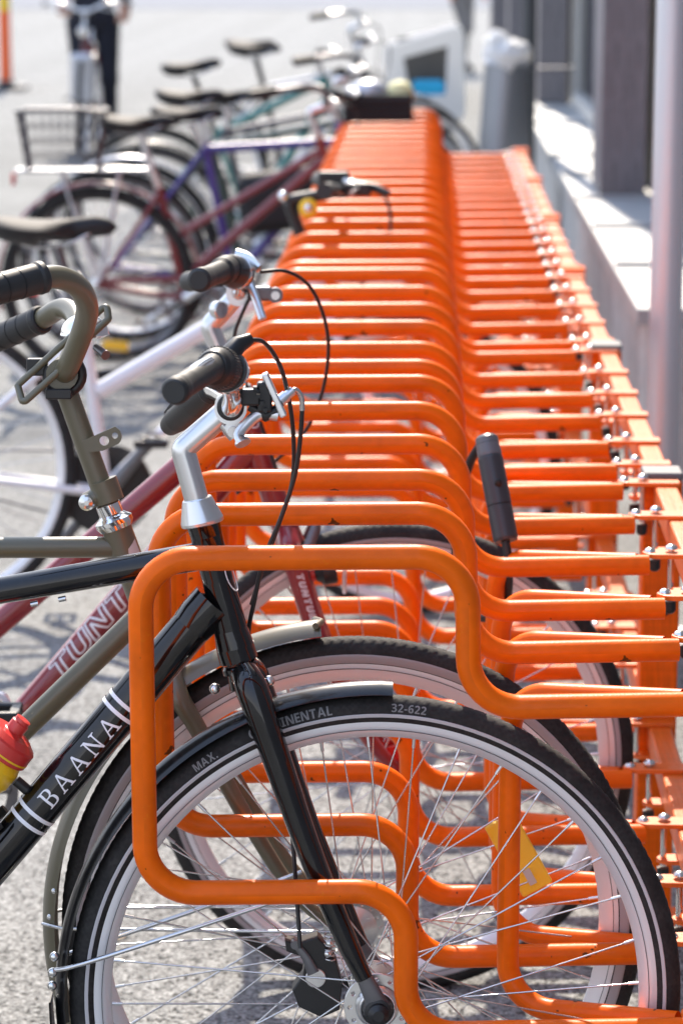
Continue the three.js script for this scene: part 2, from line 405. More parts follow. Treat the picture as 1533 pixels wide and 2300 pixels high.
const nutGeo = merge([new THREE.CylinderGeometry(0.009, 0.009, 0.012, 6).translate(0, -0.072, 0), dome(0, 0, 0, 0.008, 0.006).rotateX(Math.PI).translate(0, -0.078, 0)]);
const DIST = [2.785, 3.011, 3.215, 3.443, 3.686, 3.919, 4.064, 4.258, 4.501, 4.726, 4.959, 5.225];
const SECTIONS = [DIST.slice(0, 6), DIST.slice(6, 12), [5.36, 5.62, 5.89, 6.15, 6.4], [6.63, 6.88, 7.14, 7.4, 7.66], [7.9, 8.16, 8.42, 8.68, 8.9], [9.14, 9.4, 9.66, 9.92, 10.14]];
let hoop = -1;
const TILT = [-0.6, 0, 1.4, 0.4, -0.6, -0.5, -1, 0.5, 0.2, 0.4, 0.3, -0.9];
const POSTS = [2.66, 3.992, 5.28, 6.52, 7.77, 9.02, 10.24];
const rackLabels = [
  'orange tube rack section that holds the black, olive and red bicycles',
  'empty orange tube rack section between the red and the white bicycle',
  'orange tube rack section that holds the white step-through bicycle',
  'empty orange tube rack section right behind the white step-through bicycle',
  'empty orange tube rack section right in front of the dark red bicycle',
  'orange tube rack section that holds the dark red and purple bicycles',
];
for (let m = 0; m < 6; m++) {
  const rack = thing('bicycle_rack', rackLabels[m], 'bicycle rack', [0.36, 0, -(POSTS[m] + POSTS[m + 1]) / 2], 'orange rack sections bolted end to end');
  const mid = (POSTS[m] + POSTS[m + 1]) / 2, len = POSTS[m + 1] - POSTS[m] - 0.066;
  for (const y of [0.7125, 0.3405]) part('rail', box(0.034, 0.04, len, 0.002, y - 0.0202, 0, 0.004), M.orangeWorn, rack);
  for (const d of SECTIONS[m]) {
    const i = ++hoop, tilt = (TILT[i] ?? (rnd() - 0.5) * 1.6) * RAD;
    const yaw = SKEW + (rnd() - 0.5) * 0.014, place = (o) => { o.position.set(-0.36, 0.5, mid - d); o.rotation.set(tilt, yaw, 0, 'YXZ'); return o; };
    const loop = new THREE.Mesh(loopGeoLow[(i * 3) % 7], M.orange); loop.name = 'wheel_loop'; place(loop); rack.add(loop);
    const stop = new THREE.Mesh(stopGeoLow[(i * 2) % 5], M.orange); stop.name = 'stopper_tube'; place(stop); rack.add(stop);
    for (const o of [loop, stop]) o.castShadow = o.receiveShadow = true;
    const dz = mid - d - 0.31 * Math.tan(SKEW) - 0.012;
    for (const y of [0.7135, 0.3415]) {
      const c = group('clamp', rack);
      c.position.set(-0.02, y, dz);
      for (const [nm, g, mt, x, yy] of [['plate', plateGeo, M.orangeWorn, 0, 0], ['plate', lowPlateGeo, M.orangeWorn, 0.004, -0.052], ['bolt', boltGeo, M.bolt, -0.012, 0.006], ['rivet', rivetGeo, M.bolt, -0.04, 0.0052], ['nut', nutGeo, M.plastic, -0.012, 0.005]]) {
        const q = new THREE.Mesh(g, mt); q.name = nm; q.position.set(x, yy, 0); q.castShadow = q.receiveShadow = true; c.add(q);
      }
    }
  }
  for (const e of m ? [1] : [0, 1]) {
    const pz = mid - POSTS[m + e], post = group('post', rack);
    part('post_tube', box(0.058, 0.716, 0.06, 0, 0.358, pz, 0.005), M.orange, post);
    part('post_cap', box(0.06, 0.012, 0.062, 0, 0.722, pz, 0.004), m < 2 ? std([0.12, 0.12, 0.125], { roughness: 0.6 }) : M.orange, post);
    part('foot_plate', box(0.13, 0.008, 0.13, 0, 0.004, pz, 0.002), M.orange, post);
    for (const y of [0.655, 0.3, 0.52]) part('knob', dome(0, 0, 0, 0.013, 0.01).rotateX(Math.PI / 2).translate(0.004, y, pz + 0.03), M.plastic, post);
  }
}


// ------------------------------------------------------------------ bicycles
const spokeGeo = new THREE.CylinderGeometry(1, 1, 1, 6, 1, true);
const nippleGeo = new THREE.CylinderGeometry(0.0019, 0.0019, 0.012, 7);
// a wheel about its own z axis
function wheel(parent, at, o = {}) {
  const w = group('wheel', parent);
  w.position.set(at[0], at[1], 0);
  w.rotation.z = o.turn ?? 0;
  const R = o.radius ?? 0.344, t = o.tyre ?? 0.034, hero = o.hero, rimR = R - 0.026, a = t / 2, n = hero ? 28 : 12, prof = [];
  for (let k = 0; k < n; k++) {
    const b = 2.45 - ((4.9 * k) / (n - 1));                        // open towards the rim
    prof.push([R - a + Math.cos(b) * a, Math.sin(b) * a]);
  }
  const ribs = hero ? Math.round((2 * Math.PI * R) / 0.0125) : 0;
  part('tyre', revolve(prof, hero ? ribs * 5 : 72, 0, Math.PI * 2, hero ? (ang, k) => {
    const b = 2.45 - (4.9 * k) / (n - 1);
    if (Math.abs(b) > 0.92 || Math.abs(b) < 0.08) return 0;
    const ph = (((ang / (2 * Math.PI)) * ribs + Math.abs(b) * 1.25) % 1 + 1) % 1;
    return ph < 0.34 ? -(o.tread ?? 0.0012) : 0;
  } : null), M.rubber, w);
  for (const [r0, r1, mat, nm] of o.bands ?? []) {                  // bands on the sidewalls
    for (const s of [1, -1]) {
      const zz = (r) => s * (Math.sqrt(Math.max(0, a * a - (r - R + a) ** 2)) + 0.0006), lo = Math.min(r0, r1), hi = Math.max(r0, r1), p = [];
      for (let k = 0; k <= 4; k++) { const r = lo + ((hi - lo) * k) / 4; p.push([r, zz(r)]); }
      for (let k = 4; k >= 0; k--) { const r = lo + ((hi - lo) * k) / 4; p.push([r, zz(r) - s * 0.002]); }
      part(nm, revolve(p, 120), mat, w);
    }
  }
  const d = o.rimDepth ?? 0.02, h = o.rimWidth ?? 0.0125;
  part('rim', revolve([[rimR, h], [rimR - 0.0006, h + 0.0006], [rimR - 0.006, h], [rimR - 0.012, h - 0.0006], [rimR - d, h * 0.42], [rimR - d - 0.001, 0], [rimR - d, -h * 0.42], [rimR - 0.012, -h + 0.0006], [rimR - 0.006, -h], [rimR - 0.0006, -h - 0.0006], [rimR, -h], [rimR - 0.008, 0]], hero ? 128 : 64), o.rim ?? M.rim, w);
  if (hero) for (const s of [1, -1]) part('rim_groove', revolve([[rimR - 0.0105, s * (h + 0.0002)], [rimR - 0.0112, s * (h + 0.0002)], [rimR - 0.0112, s * (h - 0.002)], [rimR - 0.0105, s * (h - 0.002)]], 120), M.darkSteel, w);
  const fl = o.flange ?? 0.024, fz = o.flangeZ ?? 0.031;
  part('hub', [turned([0, 0, -0.05], [0, 0, 0.05], [[0, 0.006], [0.012, 0.008], [0.016, fl + 0.004], [0.0195, fl + 0.004], [0.021, 0.015], [0.079, 0.015], [0.0805, fl + 0.004], [0.084, fl + 0.004], [0.088, 0.008], [0.1, 0.006]])], o.hub ?? M.alloy, w);
  const count = o.spokes ?? 36, rods = [];
  for (let k = 0; k < count; k++) {
    const side = k % 2 ? 1 : -1, dir = (k >> 1) % 2 ? 1 : -1, ang = (k / count) * Math.PI * 2, ha = ang + dir * 1.15;
    const A = V(Math.cos(ha) * fl, Math.sin(ha) * fl, side * fz), B = V(Math.cos(ang) * (rimR - d + 0.001), Math.sin(ang) * (rimR - d + 0.001), side * 0.002);
    const dv = B.clone().sub(A), q = new THREE.Quaternion().setFromUnitVectors(V(0, 1, 0), dv.clone().normalize());
    if (hero) {
      const s = new THREE.Mesh(spokeGeo, M.steel); s.name = 'spoke'; s.castShadow = s.receiveShadow = true;
      s.position.copy(A).add(B).multiplyScalar(0.5); s.quaternion.copy(q); s.scale.set(0.00105, dv.length(), 0.00105); w.add(s);
      const g = new THREE.Mesh(nippleGeo, M.alloy); g.name = 'nipple'; g.position.copy(B).addScaledVector(dv.normalize(), -0.007); g.quaternion.copy(q); g.castShadow = true; w.add(g);
    } else rods.push(spokeGeo.clone().scale(0.0012, dv.length(), 0.0012).applyQuaternion(q).translate((A.x + B.x) / 2, (A.y + B.y) / 2, (A.z + B.z) / 2));
  }
  if (!hero) part('spokes', rods, M.steel, w);
  return w;
}
// arched mudguard about (x, y) between two angles in degrees
function guard(name, parent, c, R, a0, a1, mat, width = 0.046, depth = 0.012) {
  const p = [];
  for (let k = 0; k <= 8; k++) { const z = ((k / 8) * 2 - 1) * width / 2; p.push([R - depth * (z / (width / 2)) ** 2, z]); }
  for (let k = 8; k >= 0; k--) { const z = ((k / 8) * 2 - 1) * (width / 2 - 0.0012); p.push([R - 0.0014 - depth * (z / (width / 2)) ** 2, z]); }
  const m = part(name, revolve(p, 48, a0 * RAD, a1 * RAD).translate(c[0], c[1], 0), mat, parent);
  return m;
}
function saddle(parent, x, y, mat = M.leather, len = 0.27, wide = 0.085, tilt = 0) {
  const nx = 24, nz = 12, pos = [], uv = [], idx = [];
  const width = (t) => wide * (t < 0.42 ? 0.62 + 0.38 * Math.sin((t / 0.42) * Math.PI / 2 + 0.2) : Math.max(0.2, 1 - 1.18 * THREE.MathUtils.smoothstep(t, 0.42, 0.8)));
  for (let i = 0; i <= nx; i++) for (let k = 0; k <= nz; k++) {
    const t = i / nx, a = (k / nz) * Math.PI * 2, end = Math.sqrt(Math.max(0.02, 1 - Math.pow(Math.abs(t * 2 - 1), 6))), w = width(t) * end;
    const top = 0.03 * (1 - 0.55 * Math.sin(t * Math.PI)) + (t > 0.85 ? -0.012 * (t - 0.85) / 0.15 : 0);
    const zz = Math.cos(a) * w, yy = Math.sin(a) > 0 ? Math.sin(a) * 0.022 * end + top : Math.sin(a) * 0.034 * end * (t < 0.4 ? 1.15 : 0.8) + top;
    pos.push(x - len / 2 + len * t, y + yy + tilt * (t - 0.5), zz); uv.push(t, k / nz);
  }
  for (let i = 0; i < nx; i++) for (let k = 0; k < nz; k++) { const a = i * (nz + 1) + k; idx.push(a, a + nz + 1, a + 1, a + 1, a + nz + 1, a + nz + 2); }
  const s = part('saddle', geo(pos, idx, uv), mat, parent);
  part('rails', [-1, 1].map((k) => tube(spline([[x - 0.09, y + 0.015, k * 0.03], [x - 0.06, y - 0.02, k * 0.022], [x + 0.03, y - 0.02, k * 0.018], [x + 0.1, y + 0.012, k * 0.01]], 12), 0.0035, { radial: 8 })), M.steel, s);
  return s;
}
function crankset(parent, bb, o = {}) {
  const c = group('crankset', parent), a = (o.angle ?? 40) * RAD, L = 0.17;
  const zr = -0.045, ring = [];
  part('chainring', [revolve([[0.092, zr + 0.002], [0.076, zr + 0.002], [0.076, zr - 0.002], [0.092, zr - 0.002]], 64).translate(bb[0], bb[1], 0), ...[0, 1, 2, 3, 4].map((k) => rod([bb[0], bb[1], zr], [bb[0] + Math.cos(k * 1.2566) * 0.08, bb[1] + Math.sin(k * 1.2566) * 0.08, zr], 0.007))], o.ring ?? M.darkSteel, c);
  part('axle', rod([bb[0], bb[1], -0.06], [bb[0], bb[1], 0.07], 0.014), M.darkSteel, c);
  for (const s of [1, -1]) {
    const e = [bb[0] + s * Math.cos(a) * L, bb[1] + s * Math.sin(a) * L, s * 0.075];
    part('crank', [tube([[bb[0], bb[1], s * 0.065], [(bb[0] * 0.3 + e[0] * 0.7), (bb[1] * 0.3 + e[1] * 0.7), s * 0.072], e], [0.017, 0.013, 0.015], { flat: 0.55 }), turned([e[0], e[1], e[2] - 0.009], [e[0], e[1], e[2] + 0.009], [[0, 0.014], [0, 0.0175], [0.018, 0.0175], [0.018, 0.01]])], o.crank ?? M.alloy, c);
    part('pedal', [rod(e, [e[0], e[1], e[2] + s * 0.1], 0.006), box(0.075, 0.018, 0.014, e[0], e[1], e[2] + s * 0.03, 0.004), box(0.075, 0.018, 0.014, e[0], e[1], e[2] + s * 0.09, 0.004), box(0.012, 0.016, 0.06, e[0] - 0.03, e[1], e[2] + s * 0.06), box(0.012, 0.016, 0.06, e[0] + 0.03, e[1], e[2] + s * 0.06)], M.plastic, c);
  }
  return c;
}
function rearWheelSet(b, o) {
  wheel(b, o.rear, { radius: o.radius, tyre: o.tyre, bands: o.bands, rim: o.rim, turn: 0.07 });
  const z0 = -0.042, r1 = 0.092, r2 = 0.036, [bx, by] = o.bb, [rx, ry] = o.rear;
  part('chain', [rod([bx, by + r1 - 0.004, z0], [rx, ry + r2, z0], 0.0035, 0.0035, { radial: 6 }), rod([bx, by - r1 + 0.004, z0], [rx, ry - r2, z0], 0.0035, 0.0035, { radial: 6 })], M.darkSteel, b);
}
function frameRear(o, r = 0.0085) {
  const [bx, by] = o.bb, [rx, ry] = o.rear, [sx, sy] = o.seat, g = [];
  for (const s of [1, -1]) {
    g.push(tube([[bx, by, s * 0.022], [bx - 0.12, by + (ry - by) * 0.28, s * 0.036], [rx, ry, s * 0.062]], [r * 1.15, r, r * 0.8], { radial: 10 }));
    g.push(tube([[sx, sy, s * 0.012], [sx + (rx - sx) * 0.25, sy + (ry - sy) * 0.25, s * 0.034], [rx, ry, s * 0.062]], [r, r, r * 0.75], { radial: 10 }));
  }
  g.push(rod([bx, by, -0.036], [bx, by, 0.036], 0.0205), rod([rx, ry, -0.072], [rx, ry, 0.072], 0.006));
  return g;
}
const lerp3 = (a, b, t) => [a[0] + (b[0] - a[0]) * t, a[1] + (b[1] - a[1]) * t];
function mount(b, d0, lean, size = 1, drop = 0) { b.position.set(0, drop, -d0); b.rotation.set(-lean * RAD, SKEW, 0, 'YXZ'); b.scale.setScalar(size); }
const lathed = (a, b, prof, n = 24) => turned(a, b, prof, n);

// --- the black bicycle in the first slot
{
  const b = thing('bicycle', 'glossy black bicycle with white lettering on its down tube', 'bicycle');
  mount(b, 2.838, 4, 1.0186, -0.0155);
  const hub = [-0.047, 0.354], bb = [-0.65, 0.29], seat = [-0.785, 0.755], rear = [-1.1, 0.345];
  const hT = [-0.2345, 0.888], hB = [-0.196, 0.732], dt0 = [-0.228, 0.792], tt0 = [-0.236, 0.847];
  const f = part('frame', [
    lathed(hT, hB, [[0, 0.0175], [0.004, 0.0185], [0.02, 0.0175], [0.07, 0.0172], [0.125, 0.0185], [0.145, 0.021], [0.1605, 0.0215]]),
    tube([tt0, lerp3(tt0, seat, 0.5), seat], [0.0155, 0.0145, 0.0135], { radial: 24 }),
    tube([dt0, lerp3(dt0, bb, 0.5), bb], [0.0225, 0.0232, 0.0215], { radial: 36 }),
    tube([bb, [-0.8, 0.81]], [0.0165, 0.0155], { radial: 18 }),
    tube([[-0.2225, 0.797], lerp3(dt0, bb, 0.022), lerp3(dt0, bb, 0.045)], [0.0245, 0.0246, 0.0232], { radial: 32 }),
    ...frameRear({ bb, rear, seat }),
  ], M.blackPaint, b);
  // white double bands and the five letters on the down tube
  const L = Math.hypot(bb[0] - dt0[0], bb[1] - dt0[1]);
  for (const u of [0.139, 0.1505, 0.295, 0.3085]) part('paint_band', rod(lerp3(dt0, bb, (u - 0.0022) / L), lerp3(dt0, bb, (u + 0.0022) / L), 0.02375, 0.02375, { radial: 36, cap: false }), M.letter, f);
  const up = onTube(bb, dt0, 0.0233);
  let u0 = L - 0.2785;
  for (const ch of 'BAANA') {
    const sh = textShapes(serif, ch, 0.0208), w = new THREE.Box3().setFromBufferAttribute(new THREE.ShapeGeometry(sh).attributes.position), x0 = u0 - w.min.x;
    part('letter', letterFill(sh, (x, y, l) => up(x0 + x, y - 0.0095, l), 0.0006), M.letter, f);
    u0 += w.max.x - w.min.x + 0.0058;
  }
  // head badge outline
  part('badge', tube([...Array(25).keys()].map((k) => { const a = (k / 24) * Math.PI * 2; return up === 0 ? null : onTube(hB, hT, 0.0182)(0.098 + Math.cos(a) * 0.022, -0.022 + Math.sin(a) * 0.011, 0.0006); }), 0.0007, { radial: 5 }), M.letter, f);
  parts('cable_guide', [0.03, 0.06].map((t) => rod([-0.36 - t, 0.806 - t * 0.17, 0.004], [-0.352 - t, 0.8075 - t * 0.17, 0.004], 0.003)), M.steel, f);
  // fork
  const fork = part('fork', [
    lathed(hB, [-0.186, 0.692], [[0.003, 0.018], [0.006, 0.0205], [0.012, 0.0205], [0.013, 0.016], [0.03, 0.018]]),
    ...[1, -1].map((s) => tube(spline([[-0.19, 0.722, s * 0.018], [-0.181, 0.706, s * 0.036], [-0.158, 0.64, s * 0.044], [-0.12, 0.53, s * 0.051], [-0.078, 0.427, s * 0.06], [-0.062, 0.392, s * 0.062]], 24), [...Array(25).keys()].map((k) => (k < 5 ? 0.0155 + 0.0006 * k : 0.0182 - (k - 5) * 0.00046)), { radial: 20 })),
  ], M.blackPaint, b);
  parts('dropout', [1, -1].map((s) => merge([tube([[-0.064, 0.398, s * 0.062], [-0.052, 0.372, s * 0.063], [hub[0], hub[1], s * 0.06]], [0.0085, 0.011, 0.016], { flat: 0.35 }), rod([hub[0], hub[1], s * 0.055], [hub[0], hub[1], s * 0.066], 0.016, 0.015)])), M.darkSteel, fork);
  parts('axle_nut', [1, -1].map((s) => lathed([hub[0], hub[1], s * 0.062], [hub[0], hub[1], s * 0.1], [[0, 0.015], [0.004, 0.015], [0.005, 0.0115], [0.012, 0.0115], [0.016, 0.006]])), M.plastic, fork);
  // headset cone, stem, bar
  part('headset_cone', lathed([-0.2335, 0.882], [-0.2405, 0.914], [[0, 0.0225], [0.001, 0.0235], [0.004, 0.0236], [0.028, 0.0165], [0.029, 0.0155]]), M.alloy, b);
  const stem = part('stem', [
    tube(fillet([[-0.239, 0.905], [-0.2545, 0.964], [-0.208, 1.004]], 0.008, 5), 0.0132, { radial: 20 }),
    rod([-0.2025, 1.0095, -0.02], [-0.2025, 1.0095, 0.022], 0.0175, 0.0175, { radial: 24 }),
    rod([-0.2, 0.988, -0.012], [-0.2, 0.988, 0.014], 0.0085),
  ], M.alloy, b);
  part('bolt', [rod([-0.2, 0.984, 0.014], [-0.2, 0.984, 0.021], 0.006), rod([-0.213, 0.992, 0.006], [-0.2, 0.976, 0.006], 0.005)], M.steel, stem);
  const barPts = spline([[-0.278, 0.959, -0.29], [-0.252, 0.99, -0.23], [-0.228, 1.012, -0.16], [-0.205, 1.01, -0.06], [-0.2025, 1.0095, 0], [-0.2015, 1.013, 0.04], [-0.1985, 1.034, 0.095], [-0.2065, 1.062, 0.145], [-0.22, 1.069, 0.19], [-0.25, 1.055, 0.285]], 70);
  part('handlebar', tube(barPts, 0.011, { radial: 18 }), M.chrome, b);
  parts('clamp_ring', [-1, 1].map((s) => lathed([-0.2025, 1.0095 + (s > 0 ? 0.002 : 0), s * 0.022], [-0.2022, 1.011, s * 0.06], [[0, 0.0135], [0.001, 0.0145], [0.006, 0.0145], [0.007, 0.0125]])), M.plastic, b);
  const gN = part('grip', [lathed([-0.217, 1.068, 0.178], [-0.2525, 1.0545, 0.297], [[0, 0.0145], [0.02, 0.0135], [0.08, 0.0128], [0.104, 0.0132], [0.112, 0.0142], [0.121, 0.0142], [0.1245, 0.0128], [0.1265, 0.011]])], M.grip, b);
  part('end_hole', rod([-0.2523, 1.0548, 0.2955], [-0.2529, 1.0546, 0.2978], 0.0016), std([0.002, 0.002, 0.002]), gN);
  const gF = part('grip', [lathed([-0.225, 1.013, -0.155], [-0.281, 0.955, -0.299], [[0, 0.0135], [0.006, 0.0155], [0.012, 0.0135], [0.06, 0.0165], [0.13, 0.0155], [0.158, 0.0125], [0.164, 0.007]])], M.grip, b);
  for (let k = 0; k < 7; k++) { const a = 0.6 + k * 0.28; part('rib', tube([0.02, 0.06, 0.12, 0.15].map((t) => { const s = t / 0.165, rr = [0.0142, 0.0166, 0.0158, 0.0135][[0.02, 0.06, 0.12, 0.15].indexOf(t)]; return [-0.225 - 0.056 * s + Math.cos(a + 1.2) * rr * 0.7, 1.013 - 0.058 * s + Math.sin(a) * rr, -0.155 - 0.144 * s + Math.cos(a) * rr * 0.7]; }), 0.0006, { radial: 5 }), M.grip, gF); }
  const sh = part('twist_shifter', [
    lathed([-0.2045, 1.06, 0.136], [-0.2195, 1.0695, 0.186], [[0, 0.0175], [0.001, 0.0225], [0.007, 0.0228], [0.0075, 0.0205], [0.022, 0.0218], [0.034, 0.021], [0.044, 0.0185], [0.05, 0.0155]], 32),
    tube([[-0.202, 1.076, 0.14], [-0.192, 1.087, 0.134], [-0.18, 1.092, 0.126]], [0.011, 0.0095, 0.006], { radial: 12 }),
  ], M.plastic, b);
  part('knurl', [...Array(40).keys()].map((k) => { const a = (k / 40) * Math.PI * 2, A = V(-0.2115, 1.0645, 0.158), dv = V(-0.015, 0.0095, 0.05).normalize(), n = V(0, 1, 0).addScaledVector(dv, -dv.y).normalize(), c = dv.clone().cross(n), o = n.multiplyScalar(Math.cos(a) * 0.0216).add(c.multiplyScalar(Math.sin(a) * 0.0216)); return rod(A.clone().add(o).addScaledVector(dv, -0.008), A.clone().add(o).addScaledVector(dv, 0.009), 0.0009, 0.0009, { radial: 5 }); }), M.grip, sh);
  part('shifter_ring', lathed([-0.2035, 1.057, 0.13], [-0.205, 1.0605, 0.1375], [[0, 0.018], [0.001, 0.0232], [0.006, 0.0232], [0.0075, 0.021]], 32), M.chrome, sh);
  // brake lever: clamp, body, silver plate, adjuster, lever blade
  const lv = part('brake_lever', [box(0.026, 0.018, 0.02, -0.183, 1.026, 0.062, 0.003), box(0.016, 0.032, 0.022, -0.166, 1.026, 0.06, 0.003), ...[0, 1, 2, 3].map((k) => box(0.004, 0.004, 0.02, -0.176 + k * 0.0035, 1.036 - k * 0.0075, 0.071)), tube([[-0.182, 1.016, 0.06], [-0.165, 1.006, 0.06], [-0.149, 1.013, 0.06]], [0.005, 0.007, 0.006])], M.plastic, b);
  part('lever_plate', new RoundedBoxGeometry(0.0075, 0.05, 0.024, 2, 0.002).rotateZ(0.42).translate(-0.156, 1.028, 0.061), M.alloy, lv);
  part('lever_blade', tube(spline([[-0.152, 1.006, 0.062], [-0.17, 1.008, 0.062], [-0.182, 1.0, 0.064], [-0.193, 0.986, 0.068], [-0.1885, 0.978, 0.075]], 16), [...Array(17).keys()].map((k) => (k > 14 ? 0.009 : 0.0062)), { flat: 0.7 }), M.alloy, lv);
  part('cable_adjuster', [lathed([-0.15, 1.021, 0.06], [-0.136, 1.032, 0.056], [[0, 0.0065], [0.009, 0.0065], [0.0095, 0.005], [0.018, 0.005]])], M.alloy, lv);
  part('cable_noodle', tube(spline([[-0.139, 1.03, 0.056], [-0.1335, 1.0325, 0.054], [-0.1275, 1.025, 0.05], [-0.1265, 1.01, 0.046]], 14), 0.0028, { radial: 8 }), M.steel, lv);
  part('shift_cable', tube(spline([[-0.181, 1.091, 0.126], [-0.168, 1.088, 0.11], [-0.152, 1.065, 0.08], [-0.142, 1.03, 0.05], [-0.136, 0.985, 0.03], [-0.137, 0.93, 0.012], [-0.152, 0.88, 0], [-0.168, 0.835, -0.01], [-0.182, 0.79, -0.02]], 60), 0.0024, { radial: 8 }), M.plastic, b);
  part('brake_cable', tube(spline([[-0.1265, 1.01, 0.046], [-0.128, 0.985, 0.04], [-0.134, 0.94, 0.03], [-0.15, 0.89, 0.022], [-0.168, 0.845, 0.014], [-0.178, 0.8, 0.0], [-0.185, 0.75, -0.02], [-0.16, 0.66, -0.03], [-0.143, 0.58, 0.01], [-0.134, 0.47, 0.03], [-0.131, 0.42, 0.042]], 90), 0.0025, { radial: 8 }), M.plastic, b);
  // mudguard and stays
  const mg = guard('mudguard', b, hub, 0.3545, 87, 186, M.fenderBlack, 0.044, 0.012);
  part('mud_flap', revolve([[0.36, -0.019], [0.36, 0.019], [0.3585, 0.019], [0.3585, -0.019]], 12, 180 * RAD, 192 * RAD).translate(hub[0], hub[1], 0), M.plastic, mg);
  parts('stay', [1, -1].map((s) => tube(spline([[-0.402, 0.391, s * 0.02], [-0.385, 0.396, s * 0.028], [-0.26, 0.437, s * 0.034], [-0.15, 0.475, s * 0.038], [-0.128, 0.483, s * 0.04]], 20), 0.0027, { radial: 8 })), M.steel, mg);
  parts('stay_bolt', [[-0.402, 0.389, 0.021], [-0.4, 0.406, 0.018], [-0.403, 0.373, 0.018]].map(([x, y, z]) => new THREE.SphereGeometry(0.0055, 12, 8).translate(x, y, z)), M.bolt, mg);
  part('stay_clip', [lathed([-0.121, 0.49, 0.056], [-0.121, 0.49, 0.068], [[0, 0.008], [0.008, 0.008], [0.012, 0.006], [0.014, 0.004]]), tube([[-0.16, 0.474, 0.04], [-0.12, 0.491, 0.06]], [0.003, 0.006], { flat: 0.5 })], M.alloy, mg);
  parts('crown_bolt', [[-0.222, 0.703, 0.012], [-0.163, 0.712, 0.016]].map(([x, y, z]) => new THREE.SphereGeometry(0.0062, 12, 8).translate(x, y, z)), M.bolt, mg);
  // wheel with disc brake, lettering on the sidewall
  const w = wheel(b, hub, { hero: true, radius: 0.339, bands: [[0.321, 0.317, M.stripe, 'reflective_stripe']], turn: 0.03 });
  const disc = new THREE.Shape(); disc.absarc(0, 0, 0.036, 0, Math.PI * 2);
  for (let k = 0; k < 12; k++) { const h = new THREE.Path(), a = (k / 12) * Math.PI * 2; h.absarc(Math.cos(a) * 0.03, Math.sin(a) * 0.03, 0.0028, 0, Math.PI * 2); disc.holes.push(h); }
  part('hub_flange', new THREE.ExtrudeGeometry(disc, { depth: 0.003, bevelEnabled: true, bevelSize: 0.0006, bevelThickness: 0.0006, bevelSegments: 1, curveSegments: 20 }).translate(0, 0, 0.039), M.alloy, w);
  part('hub_cover', revolve([[0.024, 0.045], [0.021, 0.054], [0.0165, 0.056], [0.0165, 0.044]], 32), M.alloy, w);
  const side = (text, start, size, rr, mat) => {
    let a = start;
    for (const ch of text) {
      if (ch === ' ') { a -= size * 0.5 / rr; continue; }
      const sh2 = textShapes(font, ch, size), bx = new THREE.Box3().setFromBufferAttribute(new THREE.ShapeGeometry(sh2).attributes.position), wd = bx.max.x - bx.min.x, aa = a;
      part('tyre_letter', letterFill(sh2, (x, y, l) => { const an = aa - (x - bx.min.x) / rr - 0.03, R2 = rr + y, q = R2 - 0.322; return V(Math.cos(an) * R2, Math.sin(an) * R2, Math.sqrt(Math.max(1e-6, 0.017 ** 2 - q * q)) + l); }, 0.0005), mat, w);
      a -= (wd + size * 0.14) / rr;
    }
  };
  side('MAX.', 2.22, 0.0085, 0.3235, M.tyreLetter);
  side('CONTINENTAL', 2.005, 0.0098, 0.3235, M.tyreLetter); side('32-622', 1.52, 0.0085, 0.3235, M.tyreLetter);
  // caliper behind the wheel
  const cs = new THREE.Shape();
  cs.moveTo(-0.15, 0.437).lineTo(-0.128, 0.444).lineTo(-0.115, 0.43).lineTo(-0.104, 0.41).lineTo(-0.096, 0.38).lineTo(-0.1, 0.345).lineTo(-0.122, 0.335).lineTo(-0.152, 0.35).lineTo(-0.16, 0.372).lineTo(-0.146, 0.392).lineTo(-0.142, 0.418).lineTo(-0.168, 0.428).lineTo(-0.17, 0.44).lineTo(-0.155, 0.436);
  const cal = part('brake_caliper', new THREE.ExtrudeGeometry(cs, { depth: 0.022, bevelEnabled: true, bevelSize: 0.002, bevelThickness: 0.002, bevelSegments: 2 }).translate(0.125, -0.385, 0).scale(0.82, 0.82, 1).translate(-0.109, 0.368, -0.028), M.plastic, b);
  part('lever_arm', [tube([[-0.136, 0.412, -0.002], [-0.124, 0.396, -0.001], [-0.116, 0.378, -0.001]], [0.004, 0.005, 0.007], { flat: 0.4 }), rod([-0.136, 0.412, -0.006], [-0.136, 0.412, 0.005], 0.005)], M.darkSteel, cal);
  part('return_spring', tube([...Array(60).keys()].map((k) => [-0.098 + Math.cos(k * 0.6) * 0.0055, 0.392 + k * 0.0005, -0.004 + Math.sin(k * 0.6) * 0.0055]), 0.0011, { radial: 5 }), M.steel, cal);
  part('adjuster_dial', lathed([-0.1135, 0.372, -0.006], [-0.1135, 0.372, 0.004], [[0, 0.0112], [0.004, 0.0112], [0.0045, 0.0105], [0.0046, 0.003]]), M.alloy, cal);
  parts('pinch_bolt', [[-0.098, 0.412, -0.002], [-0.092, 0.421, -0.002], [-0.1, 0.4, -0.002]].map((p) => new THREE.SphereGeometry(0.005, 10, 8).translate(...p)), M.bolt, cal);
  rearWheelSet(b, { rear, bb, bands: [[0.326, 0.322, M.stripe, 'reflective_stripe']] });
  guard('mudguard', b, rear, 0.3605, 10, 190, M.fenderBlack);
  part('seat_post', rod([-0.798, 0.8], [-0.825, 0.9], 0.0135), M.alloy, b);
  saddle(b, -0.83, 0.925);
  crankset(b, bb, { angle: -30 });
  const bh = lerp3(dt0, bb, 0.36);
